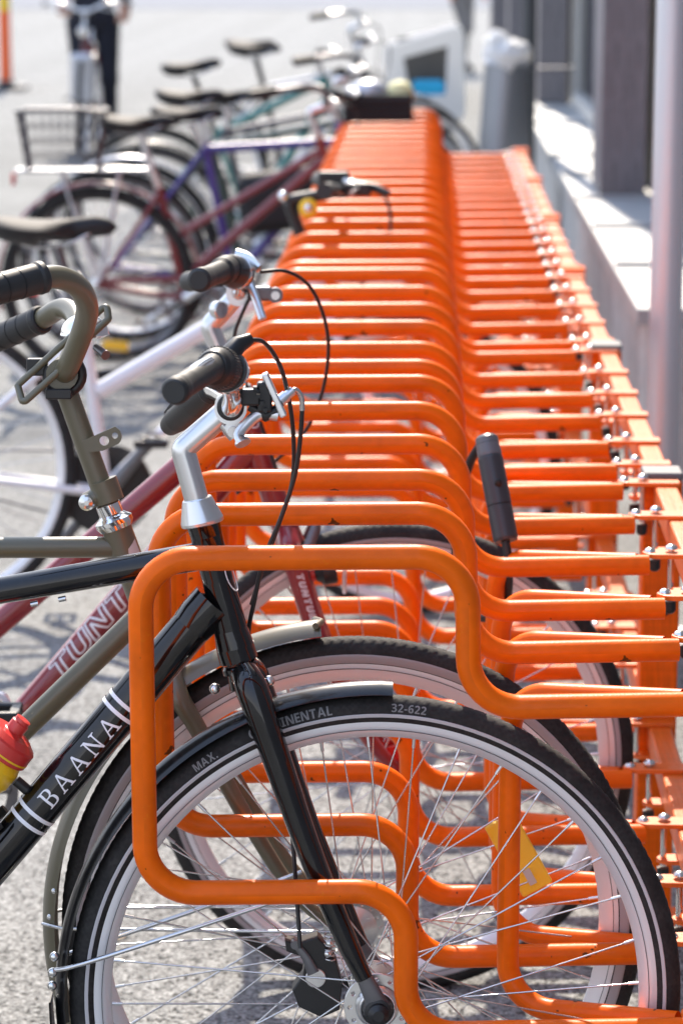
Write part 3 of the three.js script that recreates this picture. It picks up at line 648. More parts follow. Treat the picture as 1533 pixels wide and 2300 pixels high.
  part('bottle_cage', [tube(spline([[-0.455, 0.56, 0.03], [-0.47, 0.548, 0.036], [-0.5, 0.52, 0.036], [-0.53, 0.482, 0.03]], 16), 0.006, { flat: 0.4 }), tube(spline([[-0.455, 0.56, -0.03], [-0.47, 0.548, -0.036], [-0.5, 0.52, -0.036], [-0.53, 0.482, -0.03]], 16), 0.006, { flat: 0.4 }), tube([...Array(17).keys()].map((k) => { const a = (k / 16) * Math.PI * 1.5 - 0.9; return [-0.502 + 0.765 * 0.038 * Math.cos(a), 0.583 - 0.644 * 0.038 * Math.cos(a), 0.038 * Math.sin(a)]; }), 0.008, { flat: 0.4, radial: 8 }), rod([-0.418, 0.58], [-0.44, 0.6], 0.006)], M.plastic, b);
}
{
  const t = thing('water_bottle', 'yellow plastic water bottle with red cap held on the black bicycle', 'bottle');
  mount(t, 2.838, 4, 1.0186, -0.0155);
  const A = [-0.567, 0.5055], B = [-0.43, 0.6683];
  part('body', lathed(A, B, [[0, 0.03], [0.004, 0.0345], [0.1, 0.035], [0.115, 0.031], [0.13, 0.031], [0.14, 0.035], [0.158, 0.035], [0.168, 0.0315]], 32), M.yellow, t);
  const cap = part('cap', lathed(A, B, [[0.168, 0.0345], [0.1695, 0.0355], [0.186, 0.035], [0.1885, 0.033], [0.194, 0.024], [0.195, 0.012], [0.196, 0.0105], [0.207, 0.0105], [0.2085, 0.009], [0.2125, 0.009], [0.213, 0.005]], 32), M.redPlastic, t);
  part('yellow_line', lathed(A, B, [[0.1725, 0.0358], [0.1745, 0.0358]], 32), M.yellow, cap);
}

// --- the old olive bicycle in the second slot
{
  const b = thing('bicycle', 'old olive green bicycle with swept-back handlebar and bare lamp bracket', 'bicycle');
  mount(b, 3.066, 4, 1.0181, -0.016);
  const hub = [-0.078, 0.355], bb = [-0.775, 0.29], seat = [-0.93, 0.81], rear = [-1.2, 0.35];
  const hT = [-0.353, 0.832], hB = [-0.3, 0.682];
  const f = part('frame', [
    tube([hT, hB], [0.0175, 0.0175], { radial: 22 }),
    tube([[-0.352, 0.808], seat], 0.0125, { radial: 20 }),
    tube([[-0.316, 0.737], bb], 0.0138, { radial: 20 }),
    tube([bb, [-0.945, 0.86]], 0.0138, { radial: 16 }),
    ...frameRear({ bb, rear, seat }),
  ], M.olive, b);
  part('worn_patch', (() => { const pl = onTube(hB, hT, 0.0177), sh = new THREE.Shape(); sh.moveTo(0.02, -0.021).lineTo(0.04, -0.006).lineTo(0.06, -0.009).lineTo(0.08, -0.003).lineTo(0.1, -0.006).lineTo(0.118, -0.002).lineTo(0.132, -0.006).lineTo(0.14, -0.02); return letterFill([sh], pl, 0.0004); })(), std([0.55, 0.5, 0.47], { roughness: 0.6 }), f);
  parts('headset_cup', [lathed(hT, [-0.362, 0.858], [[-0.002, 0.019], [0.004, 0.0225], [0.009, 0.0225], [0.013, 0.0175], [0.016, 0.0145], [0.028, 0.0145], [0.03, 0.012]]), lathed(hB, [-0.29, 0.654], [[0, 0.0185], [0.004, 0.022], [0.01, 0.021], [0.014, 0.016]])], M.chrome, b);
  const fk = part('fork', [rod([-0.295, 0.668], [-0.2855, 0.641], 0.0175, 0.0185), ...[1, -1].map((s) => tube(spline([[-0.29, 0.655, s * 0.012], [-0.28, 0.635, s * 0.036], [-0.262, 0.605, s * 0.04], [-0.2, 0.487, s * 0.044], [-0.135, 0.39, s * 0.047], [hub[0], hub[1], s * 0.05]], 24), [...Array(25).keys()].map((k) => 0.0138 - k * 0.0003), { radial: 14 }))], M.olive, b);
  parts('axle_nut', [1, -1].map((s) => lathed([hub[0], hub[1], s * 0.05], [hub[0], hub[1], s * 0.08], [[0, 0.012], [0.003, 0.012], [0.004, 0.0095], [0.014, 0.0095], [0.016, 0.005], [0.024, 0.005]])), M.steel, fk);
  const st = part('stem', [
    tube([[-0.367, 0.872], [-0.3715, 0.884], [-0.411, 1.0], [-0.4145, 1.012]], [0.0128, 0.0128, 0.0128, 0.0125], { radial: 20 }),
    tube([[-0.3595, 0.862], [-0.368, 0.887]], 0.0168, { radial: 20 }),
    rod([-0.387, 0.862, 0.0], [-0.362, 0.874, 0.0], 0.0105, 0.011),
    rod([-0.411, 1.012, -0.024], [-0.411, 1.012, 0.024], 0.0185),
    (() => { const s = new THREE.Shape(); s.moveTo(-0.383, 0.921).lineTo(-0.366, 0.923).lineTo(-0.348, 0.931).quadraticCurveTo(-0.341, 0.938, -0.347, 0.947).lineTo(-0.352, 0.951).lineTo(-0.39, 0.934); for (const [x, y, r] of [[-0.3645, 0.9345, 0.0055], [-0.352, 0.9405, 0.0035]]) { const h = new THREE.Path(); h.absarc(x, y, r, 0, Math.PI * 2); s.holes.push(h); } return new THREE.ExtrudeGeometry(s, { depth: 0.002, bevelEnabled: false }).translate(0, 0, 0.012); })(),
  ], M.olive, b);
  part('clamp_bolt', [lathed([-0.386, 0.862, -0.004], [-0.386, 0.862, 0.016], [[0, 0.0095], [0.014, 0.0095], [0.017, 0.007], [0.0185, 0.003]])], M.bolt, st);
  part('clamp', [tube([...Array(20).keys()].map((k) => { const a = (k / 19) * Math.PI * 1.7 + 2.6; return [-0.409 + Math.cos(a) * 0.02, 1.011 + Math.sin(a) * 0.02, 0.014]; }), 0.006, { radial: 8 }), box(0.03, 0.012, 0.018, -0.415, 0.99, 0.02, 0.002), box(0.024, 0.02, 0.016, -0.44, 1.02, 0.01, 0.002)], M.plastic, st);
  part('handlebar', tube(spline([[-0.549, 1.016, -0.28], [-0.454, 1.059, -0.2], [-0.425, 1.075, -0.17], [-0.404, 1.066, -0.12], [-0.403, 1.035, -0.06], [-0.411, 1.014, -0.01], [-0.409, 1.013, 0.015], [-0.401, 1.026, 0.04], [-0.381, 1.071, 0.085], [-0.3745, 1.099, 0.128], [-0.382, 1.122, 0.17], [-0.402, 1.1335, 0.205], [-0.43, 1.131, 0.238], [-0.486, 1.118, 0.28]], 120), 0.0127, { radial: 20 }), M.olive, b);
  for (const [a, c] of [[[-0.4145, 1.1345, 0.225], [-0.512, 1.111, 0.3]], [[-0.452, 1.06, -0.198], [-0.561, 1.01, -0.292]]]) {
    const g = part('grip', lathed(a, c, [[-0.002, 0.0155], [0, 0.0178], [0.006, 0.0182], [0.0095, 0.0168], [0.1, 0.0165], [0.125, 0.0172], [0.128, 0.012]]), M.grip, b);
    part('grip_ring', [0.03, 0.05, 0.07].map((t) => lathed(a, c, [[t, 0.0168], [t, 0.0173], [t + 0.0016, 0.0173], [t + 0.0016, 0.0166]])), M.plastic, g);
  }
  // bare wire bracket for a lamp
  const lb = part('lamp_bracket', [
    tube(fillet([[-0.462, 1.0, 0.02], [-0.359, 1.092, 0.02], [-0.3565, 1.076, 0.03], [-0.4, 1.037, 0.034]], 0.004, 4), 0.0042, { radial: 10 }),
    tube(fillet([[-0.462, 1.0, 0.02], [-0.4555, 0.98, 0.034], [-0.41, 1.02, 0.034]], 0.004, 4), 0.0042, { radial: 10 }),
  ], M.olive, b);
  part('bracket_screw', [new THREE.SphereGeometry(0.005, 10, 8).translate(-0.3975, 1.039, 0.037)], M.bolt, lb);
  part('bell', [new THREE.SphereGeometry(0.028, 24, 12, 0, Math.PI * 2, 0, Math.PI / 2).scale(1, 0.8, 1).translate(-0.388, 1.056, -0.028), turned([-0.388, 1.05, -0.028], [-0.388, 1.057, -0.028], [[0, 0.02], [0.004, 0.029], [0.007, 0.028]])], M.chrome, b);
  part('bell_lever', tube([[-0.375, 1.04, -0.02], [-0.362, 1.032, 0.0]], [0.004, 0.006]), M.darkSteel, b);
  const mg = guard('mudguard', b, hub, 0.3685, 96, 205, M.olive, 0.054, 0.016);
  part('front_lip', tube(fillet([[-0.122, 0.717, -0.022], [-0.1135, 0.7185, 0], [-0.122, 0.717, 0.022]], 0.02, 6), 0.004, { radial: 8 }), M.olive, mg);
  parts('stay', [1, -1].map((s) => tube([[-0.445, 0.362, s * 0.02], [-0.42, 0.362, s * 0.04], [hub[0], hub[1] + 0.004, s * 0.058]], 0.0022, { radial: 8 })), M.steel, mg);
  parts('rivet', [[-0.43, 0.402, 0.022], [-0.436, 0.37, 0.02]].map((p) => new THREE.SphereGeometry(0.004, 8, 6).translate(...p)), M.bolt, mg);
  const w = wheel(b, hub, { hero: true, radius: 0.346, tyre: 0.036, tread: 0.0018, bands: [[0.3275, 0.3165, M.knurled, 'reflective_band']], rimDepth: 0.026, turn: 0.09, hub: M.steel });
  const rf = part('spoke_reflector', new RoundedBoxGeometry(0.04, 0.098, 0.009, 2, 0.003).rotateZ(0.5).translate(0.196, 0.082, 0.006).rotateZ(-0.09), M.amber, w);
  parts('reflector_slot', [-1, 1].map((s) => new THREE.BoxGeometry(0.009, 0.02, 0.0015).rotateZ(0.5).translate(0.196 - s * 0.013, 0.082 + s * 0.026, 0.0112).rotateZ(-0.09)), std([0.55, 0.5, 0.45], { roughness: 0.5 }), w);
  const fl2 = new THREE.Shape(); fl2.absarc(0, 0, 0.036, 0, Math.PI * 2);
  for (let k = 0; k < 16; k++) { const h = new THREE.Path(), a = (k / 16) * Math.PI * 2; h.absarc(Math.cos(a) * 0.0315, Math.sin(a) * 0.0315, 0.002, 0, Math.PI * 2); fl2.holes.push(h); }
  parts('hub_flange', [1, -1].map((s) => new THREE.ExtrudeGeometry(fl2, { depth: 0.002, bevelEnabled: false, curveSegments: 18 }).translate(0, 0, s * 0.03)), M.steel, w);
  rearWheelSet(b, { rear, bb, radius: 0.346, tyre: 0.037 });
  guard('mudguard', b, rear, 0.3685, 5, 200, M.olive, 0.054, 0.016);
  part('seat_post', rod([-0.942, 0.85], [-0.965, 0.93], 0.0127), M.steel, b);
  saddle(b, -0.975, 0.955, M.brownLeather);
  crankset(b, bb, { angle: -15, crank: M.steel });
}

// --- the red bicycle in the fifth slot
{
  const b = thing('bicycle', 'dark red bicycle with outlined lettering on frame and fork', 'bicycle');
  mount(b, 3.737, 4, 1.0133, -0.014);
  const hub = [-0.037, 0.35], bb = [-0.672, 0.3], seat = [-0.79, 0.72], rear = [-1.09, 0.345];
  const hT = [-0.2565, 0.878], hB = [-0.194, 0.692], dt0 = [-0.236, 0.808], tt0 = [-0.25, 0.852];
  const f = part('frame', [
    tube([hT, hB], 0.0185, { radial: 22 }),
    tube([tt0, [-0.598, 0.553], [-0.715, 0.45]], [0.0185, 0.0175, 0.0165], { radial: 24 }),
    tube([dt0, bb], [0.0195, 0.0195], { radial: 28 }),
    tube([bb, [-0.8, 0.76]], 0.0165, { radial: 16 }),
    ...frameRear({ bb, rear, seat }),
  ], M.red, b);
  const L = Math.hypot(bb[0] - dt0[0], bb[1] - dt0[1]), up = onTube(bb, dt0, 0.0195);
  let u0 = L - 0.437;
  for (const ch of 'TUNTURI') {
    const sh = textShapes(font, ch, 0.031), bx = new THREE.Box3().setFromBufferAttribute(new THREE.ShapeGeometry(sh).attributes.position), x0 = u0 - bx.min.x * 1.5;
    part('letter', letterLine(sh, (x, y, l) => up(x0 + x * 1.5 + y * 0.25, y - 0.0115, l), 0.0006, 0.0023), M.letter, f);
    u0 += (bx.max.x - bx.min.x) * 1.5 + 0.0055;
  }
  const fp = [[-0.19, 0.672, 0.04], [-0.15, 0.549, 0.045]];
  const fork = part('fork', [
    lathed(hB, [-0.184, 0.664], [[0, 0.0175], [0.003, 0.02], [0.01, 0.02], [0.03, 0.021]]),
    ...[1, -1].map((s) => tube(spline([[-0.19, 0.68, s * 0.012], [-0.184, 0.66, s * 0.036], [-0.176, 0.635, s * 0.042], [-0.15, 0.549, s * 0.046], [-0.1, 0.432, s * 0.049], [-0.062, 0.375, s * 0.05], [hub[0], hub[1], s * 0.051]], 26), [...Array(27).keys()].map((k) => (k < 6 ? 0.0165 : 0.0175 - (k - 6) * 0.00045)), { radial: 16 })),
  ], M.red, b);
  const fu = onTube([-0.176, 0.635, 0.042], [-0.15, 0.549, 0.046], 0.0172);
  let v0 = 0.004;
  for (const ch of 'TUNTURI') {
    const sh = textShapes(font, ch, 0.0085), bx = new THREE.Box3().setFromBufferAttribute(new THREE.ShapeGeometry(sh).attributes.position), x0 = v0 - bx.min.x * 1.3;
    part('letter', letterLine(sh, (x, y, l) => fu(x0 + x * 1.3 + y * 0.25, y - 0.002, l + 0.0004), 0.0006, 0.001), M.letter, fork);
    v0 += (bx.max.x - bx.min.x) * 1.3 + 0.0035;
  }
  part('emblem', tube([...Array(17).keys()].map((k) => { const a = (k / 16) * Math.PI * 2; return onTube(hB, hT, 0.0185)(0.155 + Math.cos(a) * 0.009, -0.009 + Math.sin(a) * 0.008, 0.0006); }), 0.0012, { radial: 5 }), M.letter, f);
  parts('headset_cup', [lathed(hT, [-0.262, 0.895], [[0, 0.019], [0.003, 0.022], [0.009, 0.021], [0.014, 0.015]])], M.alloy, b);
  part('stem', [tube(fillet([[-0.258, 0.883], [-0.297, 0.975], [-0.258, 1.017]], 0.01, 5), 0.0138, { radial: 18 }), rod([-0.2555, 1.021, -0.022], [-0.2555, 1.021, 0.022], 0.0175)], M.alloy, b);
  part('handlebar', tube(spline([[-0.33, 1.02, -0.29], [-0.285, 1.035, -0.19], [-0.262, 1.03, -0.1], [-0.2555, 1.021, 0], [-0.254, 1.028, 0.04], [-0.252, 1.047, 0.1], [-0.262, 1.062, 0.15], [-0.28, 1.062, 0.2], [-0.301, 1.056, 0.285]], 60), 0.011, { radial: 16 }), M.chrome, b);
  part('grip', lathed([-0.268, 1.063, 0.165], [-0.303, 1.0555, 0.298], [[0, 0.0185], [0.002, 0.0192], [0.03, 0.0185], [0.036, 0.0148], [0.1, 0.0142], [0.12, 0.0155], [0.135, 0.0158], [0.1385, 0.012]], 28), M.grip, b);
  part('grip', lathed([-0.285, 1.035, -0.18], [-0.335, 1.02, -0.3], [[0, 0.0155], [0.06, 0.0145], [0.128, 0.0155], [0.131, 0.011]]), M.grip, b);
  const tw = part('twist_shifter', lathed([-0.2535, 1.054, 0.122], [-0.268, 1.063, 0.17], [[0, 0.017], [0.002, 0.0225], [0.012, 0.023], [0.03, 0.0225], [0.042, 0.021], [0.05, 0.0195]], 30), M.plastic, b);
  part('shifter_ring', lathed([-0.256, 1.0555, 0.13], [-0.268, 1.063, 0.17], [[0.004, 0.0228], [0.004, 0.0236], [0.008, 0.0238], [0.012, 0.0232]], 30), M.chrome, tw);
  const lv = parts('brake_lever', [tube(spline([[-0.256, 1.075, 0.12], [-0.24, 1.073, 0.13], [-0.226, 1.062, 0.145]], 10), [...Array(11).keys()].map((k) => 0.013 - k * 0.0007), { flat: 0.6 }), tube(spline([[-0.24, 1.04, 0.05], [-0.232, 1.02, 0.06], [-0.222, 0.99, 0.08]], 10), 0.006, { flat: 0.6 })], M.alloy, b)[1];
  part('lever_mount', [box(0.034, 0.02, 0.022, -0.226, 1.022, 0.03, 0.004), rod([-0.204, 1.02, 0.02], [-0.204, 1.02, 0.044], 0.0105)], M.darkSteel, lv);
  part('pivot_bolt', rod([-0.204, 1.02, 0.044], [-0.204, 1.02, 0.047], 0.006), M.steel, lv);
  part('headlight', [lathed([-0.29, 1.0, 0.03], [-0.272, 1.0, 0.05], [[0, 0.008], [0.004, 0.012], [0.016, 0.013], [0.018, 0.011]])], M.alloy, b);
  part('brake_cable', tube(spline([[-0.224, 1.058, 0.147], [-0.19, 1.058, 0.13], [-0.158, 1.036, 0.1], [-0.137, 0.99, 0.07], [-0.131, 0.945, 0.05], [-0.14, 0.88, 0.02], [-0.162, 0.828, 0.005], [-0.217, 0.773, 0.0], [-0.26, 0.74, 0.02]], 60), 0.0026, { radial: 8 }), M.plastic, b);
  part('shift_cable', tube(spline([[-0.232, 1.03, 0.05], [-0.248, 1.0, 0.045], [-0.262, 0.955, 0.035], [-0.24, 0.88, 0.03], [-0.222, 0.83, 0.02], [-0.2, 0.76, 0.026]], 40), 0.0026, { radial: 8 }), M.plastic, b);
  const lt = part('front_light', [lathed([-0.152, 0.622, 0.0], [-0.116, 0.628, 0.0], [[0, 0.006], [0.004, 0.012], [0.014, 0.019], [0.03, 0.0195], [0.033, 0.017]])], M.plastic, b);
  part('reflector_lens', new RoundedBoxGeometry(0.006, 0.042, 0.03, 2, 0.003).translate(-0.108, 0.615, 0.0), M.clearLens, lt);
  part('light_bracket', rod([-0.172, 0.618, 0.0], [-0.15, 0.622, 0.0], 0.011), M.redPlastic, lt);
  wheel(b, hub, { hero: true, radius: 0.345, bands: [[0.3255, 0.3185, M.knurled, 'reflective_band']], turn: 0.02, hub: M.redAnodised, rimDepth: 0.024 });
  parts('brake_arm', [1, -1].map((s) => tube([[-0.17, 0.64, s * 0.045], [-0.15, 0.69, s * 0.035], [-0.145, 0.715, s * 0.02]], [0.009, 0.008, 0.006], { flat: 0.6 })), M.darkSteel, fork);
  rearWheelSet(b, { rear, bb, radius: 0.345 });
  guard('mudguard', b, rear, 0.36, 15, 185, M.plastic);
  part('seat_post', rod([-0.795, 0.74], [-0.84, 0.9], 0.0135), M.alloy, b);
  saddle(b, -0.85, 0.925);
  crankset(b, bb, { angle: 63, crank: M.white });
  part('guide_cable', tube([[-0.44, 0.545, 0.024], [-0.49, 0.475, 0.025], [-0.58, 0.38, 0.026]], 0.0022, { radial: 6 }), M.darkGreen, b);
}

// ------------------------------------------------------------------ simpler bicycles farther back
function bike(label, d0, lean, o) {
  const b = thing('bicycle', label, 'bicycle');
  mount(b, d0, lean);
  if (o.x) b.position.x = o.x;
  const hub = o.hub ?? [-0.05, 0.345], rear = o.rear ?? [-1.12, 0.345], bb = o.bb ?? [-0.69, 0.285], seat = o.seat ?? [-0.8, 0.74], hT = o.headTop ?? [-0.3, 0.87], hB = o.headBottom ?? [-0.255, 0.735], R = o.radius ?? 0.343;
  const post = o.saddle ?? [seat[0] - 0.06, 0.92];
  part('frame', [tube([hT, hB], 0.018), ...(o.tubes ?? [[lerp3(hT, hB, 0.25), seat, 0.014], [lerp3(hT, hB, 0.7), bb, 0.017]]).map(([a, c, r]) => tube([a, c], r, { radial: 16 })), tube([bb, lerp3(bb, seat, 1.04)], 0.015), ...frameRear({ bb, rear, seat }, 0.009)], o.paint, b);
  part('fork', [rod(hB, [hB[0] + 0.012, hB[1] - 0.035], 0.016, 0.018), ...[1, -1].map((s) => tube(spline([[hB[0] + 0.01, hB[1] - 0.02, s * 0.012], [hB[0] + 0.02, hB[1] - 0.05, s * 0.042], [(hB[0] + hub[0]) / 2 - 0.01, (hB[1] + hub[1]) / 2, s * 0.047], [hub[0], hub[1], s * 0.052]], 16), [...Array(17).keys()].map((k) => 0.0145 - k * 0.0004), { radial: 10 }))], o.fork ?? o.paint, b);
  for (const c of [hub]) wheel(b, c, { radius: R, tyre: o.tyre, rim: o.rim, bands: o.bands });
  rearWheelSet(b, { rear, bb, radius: R, tyre: o.tyre, rim: o.rim, bands: o.bands });
  if (o.guards) { guard('mudguard', b, rear, R + 0.018, 8, 195, o.guards); if (!o.noFrontGuard) guard('mudguard', b, hub, R + 0.018, 70, 190, o.guards); }
  part('seat_post', tube([lerp3(bb, seat, 0.98), post], 0.0135), o.post ?? M.alloy, b);
  saddle(b, post[0] - 0.01, post[1] + 0.025, o.saddleMat, o.saddleLength ?? 0.27, o.saddleWidth ?? 0.085, o.saddleTilt ?? 0);
  const up = o.barHeight ?? 1.03, sx = hT[0] - (up - hT[1]) * 0.3, dir = o.barType ?? 'swept', reach = o.reach ?? 0.06, fx = sx + reach - 0.06;
  part('stem', [tube(fillet([hT, [sx, up - 0.02], [fx + 0.06, up]], 0.012, 4), 0.0135, { radial: 12 }), rod([fx + 0.06, up, -0.022], [fx + 0.06, up, 0.022], 0.017)], o.stem ?? M.alloy, b);
  const ends = dir === 'flat' ? (s) => [[fx + 0.045, up + 0.012, s * 0.18], [fx + 0.02, up + 0.014, s * 0.31]] : (s) => [[fx + 0.05, up + 0.05, s * 0.14], [fx - 0.02, up + 0.065, s * 0.24], [fx - 0.16, up + 0.045, s * 0.29]];
  part('handlebar', tube(spline([...ends(-1).reverse(), [fx + 0.06, up, -0.03], [fx + 0.06, up, 0.03], ...ends(1)], 40), 0.0112), o.bar ?? M.alloy, b);
  for (const s of [1, -1]) {
    const e = ends(s), a = e[e.length - 2], c = e[e.length - 1];
    part('grip', tube([[a[0] * 0.35 + c[0] * 0.65, a[1] * 0.35 + c[1] * 0.65, a[2] * 0.35 + c[2] * 0.65].map((v, i) => v), c.map((v, i) => c[i] + (c[i] - a[i]) * 0.25)], [0.0165, 0.017]), M.grip, b);
    part('brake_lever', tube(spline([[fx + 0.06, up + 0.03, s * 0.1], [fx + 0.09, up + 0.015, s * 0.14], [fx + 0.075, up + 0.005, s * 0.22]], 10), 0.006, { flat: 0.6 }), M.alloy, b);
  }
  parts('cables', [1, -1].map((s) => tube(spline([[fx + 0.08, up + 0.02, s * 0.1], [fx + 0.16, up - 0.02, s * 0.05], [fx + 0.15, up - 0.16, 0], [hB[0] + 0.03, hB[1], s * 0.02]], 20), 0.0027, { radial: 6 })), M.plastic, b);
  crankset(b, bb, { angle: o.crankAngle ?? 35, crank: o.crank ?? M.alloy });
  if (o.carrier) {
    const y = rear[1] + R + 0.055, c = group('carrier', b), x0 = rear[0] - 0.27, x1 = rear[0] + 0.18;
    part('carrier_rods', [...[-0.06, -0.03, 0, 0.03, 0.06].map((z) => tube([[x0, y, z * 0.8], [x1, y, z * 0.8]], 0.005, { radial: 8 })), tube([[x0, y, -0.05], [x0, y, 0.05]], 0.005), tube([[x1, y, -0.05], [x1, y, 0.05]], 0.005)], o.carrier, c);
    parts('carrier_legs', [1, -1].flatMap((s) => [tube([[rear[0] - 0.12, y, s * 0.055], [rear[0], rear[1] + 0.02, s * 0.07]], 0.005), tube([[rear[0] + 0.08, y, s * 0.055], [rear[0] + 0.01, rear[1] + 0.02, s * 0.07]], 0.005)]), o.carrier, c);
    part('tail_reflector', new RoundedBoxGeometry(0.012, 0.04, 0.07, 2, 0.004).translate(x0 - 0.012, y - 0.03, 0), M.redPlastic, c);
  }
  if (o.extra) o.extra(b, { hub, rear, bb, seat, hT, hB, R, sx, up, reach });
  return b;
}
function wireBasket(parent, x, y, w, h, d, mat, flare = 0.03) {
  const g = group('basket', parent), ring = (yy, e) => tube([[x - w / 2 - e, yy, -d / 2 - e], [x + w / 2 + e, yy, -d / 2 - e], [x + w / 2 + e, yy, d / 2 + e], [x - w / 2 - e, yy, d / 2 + e], [x - w / 2 - e, yy, -d / 2 - e]], 0.0035, { radial: 6 });
  part('rim_wire', [tube([[x - w / 2 - flare, y + h, -d / 2 - flare], [x + w / 2 + flare, y + h, -d / 2 - flare], [x + w / 2 + flare, y + h, d / 2 + flare], [x - w / 2 - flare, y + h, d / 2 + flare], [x - w / 2 - flare, y + h, -d / 2 - flare]], 0.006, { radial: 8 }), ring(y, 0)], mat, g);
  const wires = [];
  for (const k of [0.25, 0.5, 0.75]) wires.push(ring(y + h * k, flare * k));
  const side = (ax, az, bx, bz, n) => { for (let k = 0; k <= n; k++) { const t = k / n, px = ax + (bx - ax) * t, pz = az + (bz - az) * t; wires.push(rod([x + px * w / 2, y, pz * d / 2], [x + px * (w / 2 + flare), y + h, pz * (d / 2 + flare)], 0.0022, 0.0022, { radial: 5 })); } };
  side(-1, 1, 1, 1, 10); side(-1, -1, 1, -1, 10); side(-1, -1, -1, 1, 7); side(1, -1, 1, 1, 7);
  for (let k = 0; k <= 8; k++) wires.push(rod([x - w / 2 + (w * k) / 8, y, -d / 2], [x - w / 2 + (w * k) / 8, y, d / 2], 0.0022, 0.0022, { radial: 5 }));
  part('side_wires', wires, mat, g);
}
bike('white step-through bicycle with grey saddle and yellow ring on its black stem', 5.952, 3, {
  paint: M.white, bb: [-0.713, 0.287], rear: [-1.119, 0.345], seat: [-0.755, 0.64], headTop: [-0.268, 0.85], headBottom: [-0.222, 0.71], hub: [-0.03, 0.345], saddle: [-0.815, 0.84], saddleLength: 0.29, saddleWidth: 0.1,
  tubes: [[[-0.25, 0.79], [-0.727, 0.515], 0.0195], [[-0.24, 0.755], [-0.713, 0.3], 0.013]], post: M.darkSteel, barHeight: 0.96, reach: 0.12, barType: 'flat', stem: M.plastic, bar: M.plastic, crankAngle: 50, crank: M.darkSteel,
  extra: (b, k) => {
    const x = k.sx + k.reach;
    part('rear_reflector', new RoundedBoxGeometry(0.02, 0.05, 0.03, 2, 0.004).translate(-0.865, 0.755, 0), M.redPlastic, b);
    part('chain_case', [turned([k.bb[0], k.bb[1], -0.06], [k.bb[0], k.bb[1], -0.03], [[0, 0.1], [0.004, 0.105], [0.026, 0.105], [0.03, 0.1]])], M.plastic, b);
    part('stem_ring', [turned([x - 0.075, k.up - 0.035, 0.02], [x - 0.075, k.up - 0.035, 0.05], [[0, 0.016], [0.003, 0.021], [0.02, 0.021], [0.024, 0.014]])], M.yellow, b);
    part('ring_bolt', new THREE.SphereGeometry(0.01, 14, 8).translate(x - 0.075, k.up - 0.035, 0.044), M.chrome, b);
    part('stem_cap', new THREE.SphereGeometry(0.012, 14, 8).translate(k.sx - 0.01, k.up - 0.01, 0.012), M.chrome, b);
    part('control_box', [box(0.07, 0.035, 0.05, x - 0.02, k.up + 0.03, 0.08, 0.008)], M.plastic, b);
    part('shift_pod', [box(0.06, 0.03, 0.05, x + 0.03, k.up + 0.01, 0.14, 0.008)], M.plastic, b);
    part('shift_pod', [box(0.07, 0.03, 0.04, x - 0.01, k.up + 0.0, -0.1, 0.008)], M.darkSteel, b);
    part('bar_end', [tube([[x + 0.02, k.up + 0.02, 0.1], [x + 0.07, k.up + 0.012, 0.13], [x + 0.1, k.up + 0.0, 0.14]], [0.011, 0.01, 0.007])], M.plastic, b);
  },
});
bike('dark red bicycle carrying an empty black wire basket over its rear wheel', 9.21, 2, {
  paint: M.maroon, rear: [-1.115, 0.345], bb: [-0.82, 0.3], seat: [-0.9, 0.66], hub: [-0.06, 0.345], headTop: [-0.36, 0.84], headBottom: [-0.31, 0.7], saddle: [-0.965, 0.855], guards: M.maroon, carrier: M.silverPaint, saddleWidth: 0.11, radius: 0.335, x: 0.0, tyre: 0.046, rim: M.darkSteel,
  tubes: [[[-0.34, 0.77], [-0.83, 0.36], 0.017], [[-0.35, 0.8], [-0.86, 0.5], 0.014]], bar: M.darkSteel, barHeight: 0.95,
  extra: (b, k) => { wireBasket(b, -1.225, 0.735, 0.23, 0.2, 0.25, M.darkSteel); part('spoke_reflector', new RoundedBoxGeometry(0.09, 0.035, 0.01, 2, 0.004).rotateZ(-0.1).translate(-1.06, 0.135, 0.012), M.amber, b); part('chain_guard', [tube([[-0.74, 0.37, 0.05], [-1.1, 0.36, 0.05]], 0.012, { flat: 0.4 })], M.maroon, b); },
});
bike('purple bicycle with level top tube and a dark front basket', 9.73, 2, {
  rim: M.darkSteel,
  paint: M.purple, seat: [-0.785, 0.77], bb: [-0.69, 0.29], saddle: [-0.84, 0.85], guards: M.plastic, headTop: [-0.31, 0.86], headBottom: [-0.265, 0.73], bar: M.darkSteel, barHeight: 0.95, barType: 'flat',
  tubes: [[[-0.295, 0.79], [-0.785, 0.765], 0.0165], [[-0.28, 0.75], [-0.69, 0.3], 0.018]],
  extra: (b) => { part('bag', new RoundedBoxGeometry(0.34, 0.22, 0.14, 3, 0.05).rotateZ(0.12).translate(-0.5, 0.585, 0.02), M.leather, b);
    const g = group('front_basket', b), W = 0.24, H = 0.2, D = 0.22;
    part('wicker_wall', [box(W, H, 0.012, -0.17, 0.86, D / 2, 0.004), box(W, H, 0.012, -0.17, 0.86, -D / 2, 0.004), box(0.012, H, D - 0.014, -0.17 - W / 2 + 0.006, 0.86, 0, 0.004), box(0.012, H, D - 0.014, -0.17 + W / 2 - 0.006, 0.86, 0, 0.004), box(W - 0.03, 0.012, D - 0.03, -0.17, 0.77, 0)], M.leather, g);
    for (let j = 0; j < 9; j++) part('weave', tube([...Array(28).keys()].map((q) => [-0.17 - W / 2 + (W * q) / 27, 0.775 + j * 0.021, D / 2 + 0.006 + 0.004 * Math.sin(q * 1.57 + j * 3.14)]), 0.008, { radial: 6 }), M.leather, g);
    part('contents', [new THREE.IcosahedronGeometry(0.07, 1).scale(1.2, 0.7, 1).translate(-0.2, 0.965, 0.02)], M.silverPaint, g);
    part('contents', [new THREE.IcosahedronGeometry(0.055, 1).translate(-0.09, 0.955, 0.03)], M.paleYellow, g);
  },
});
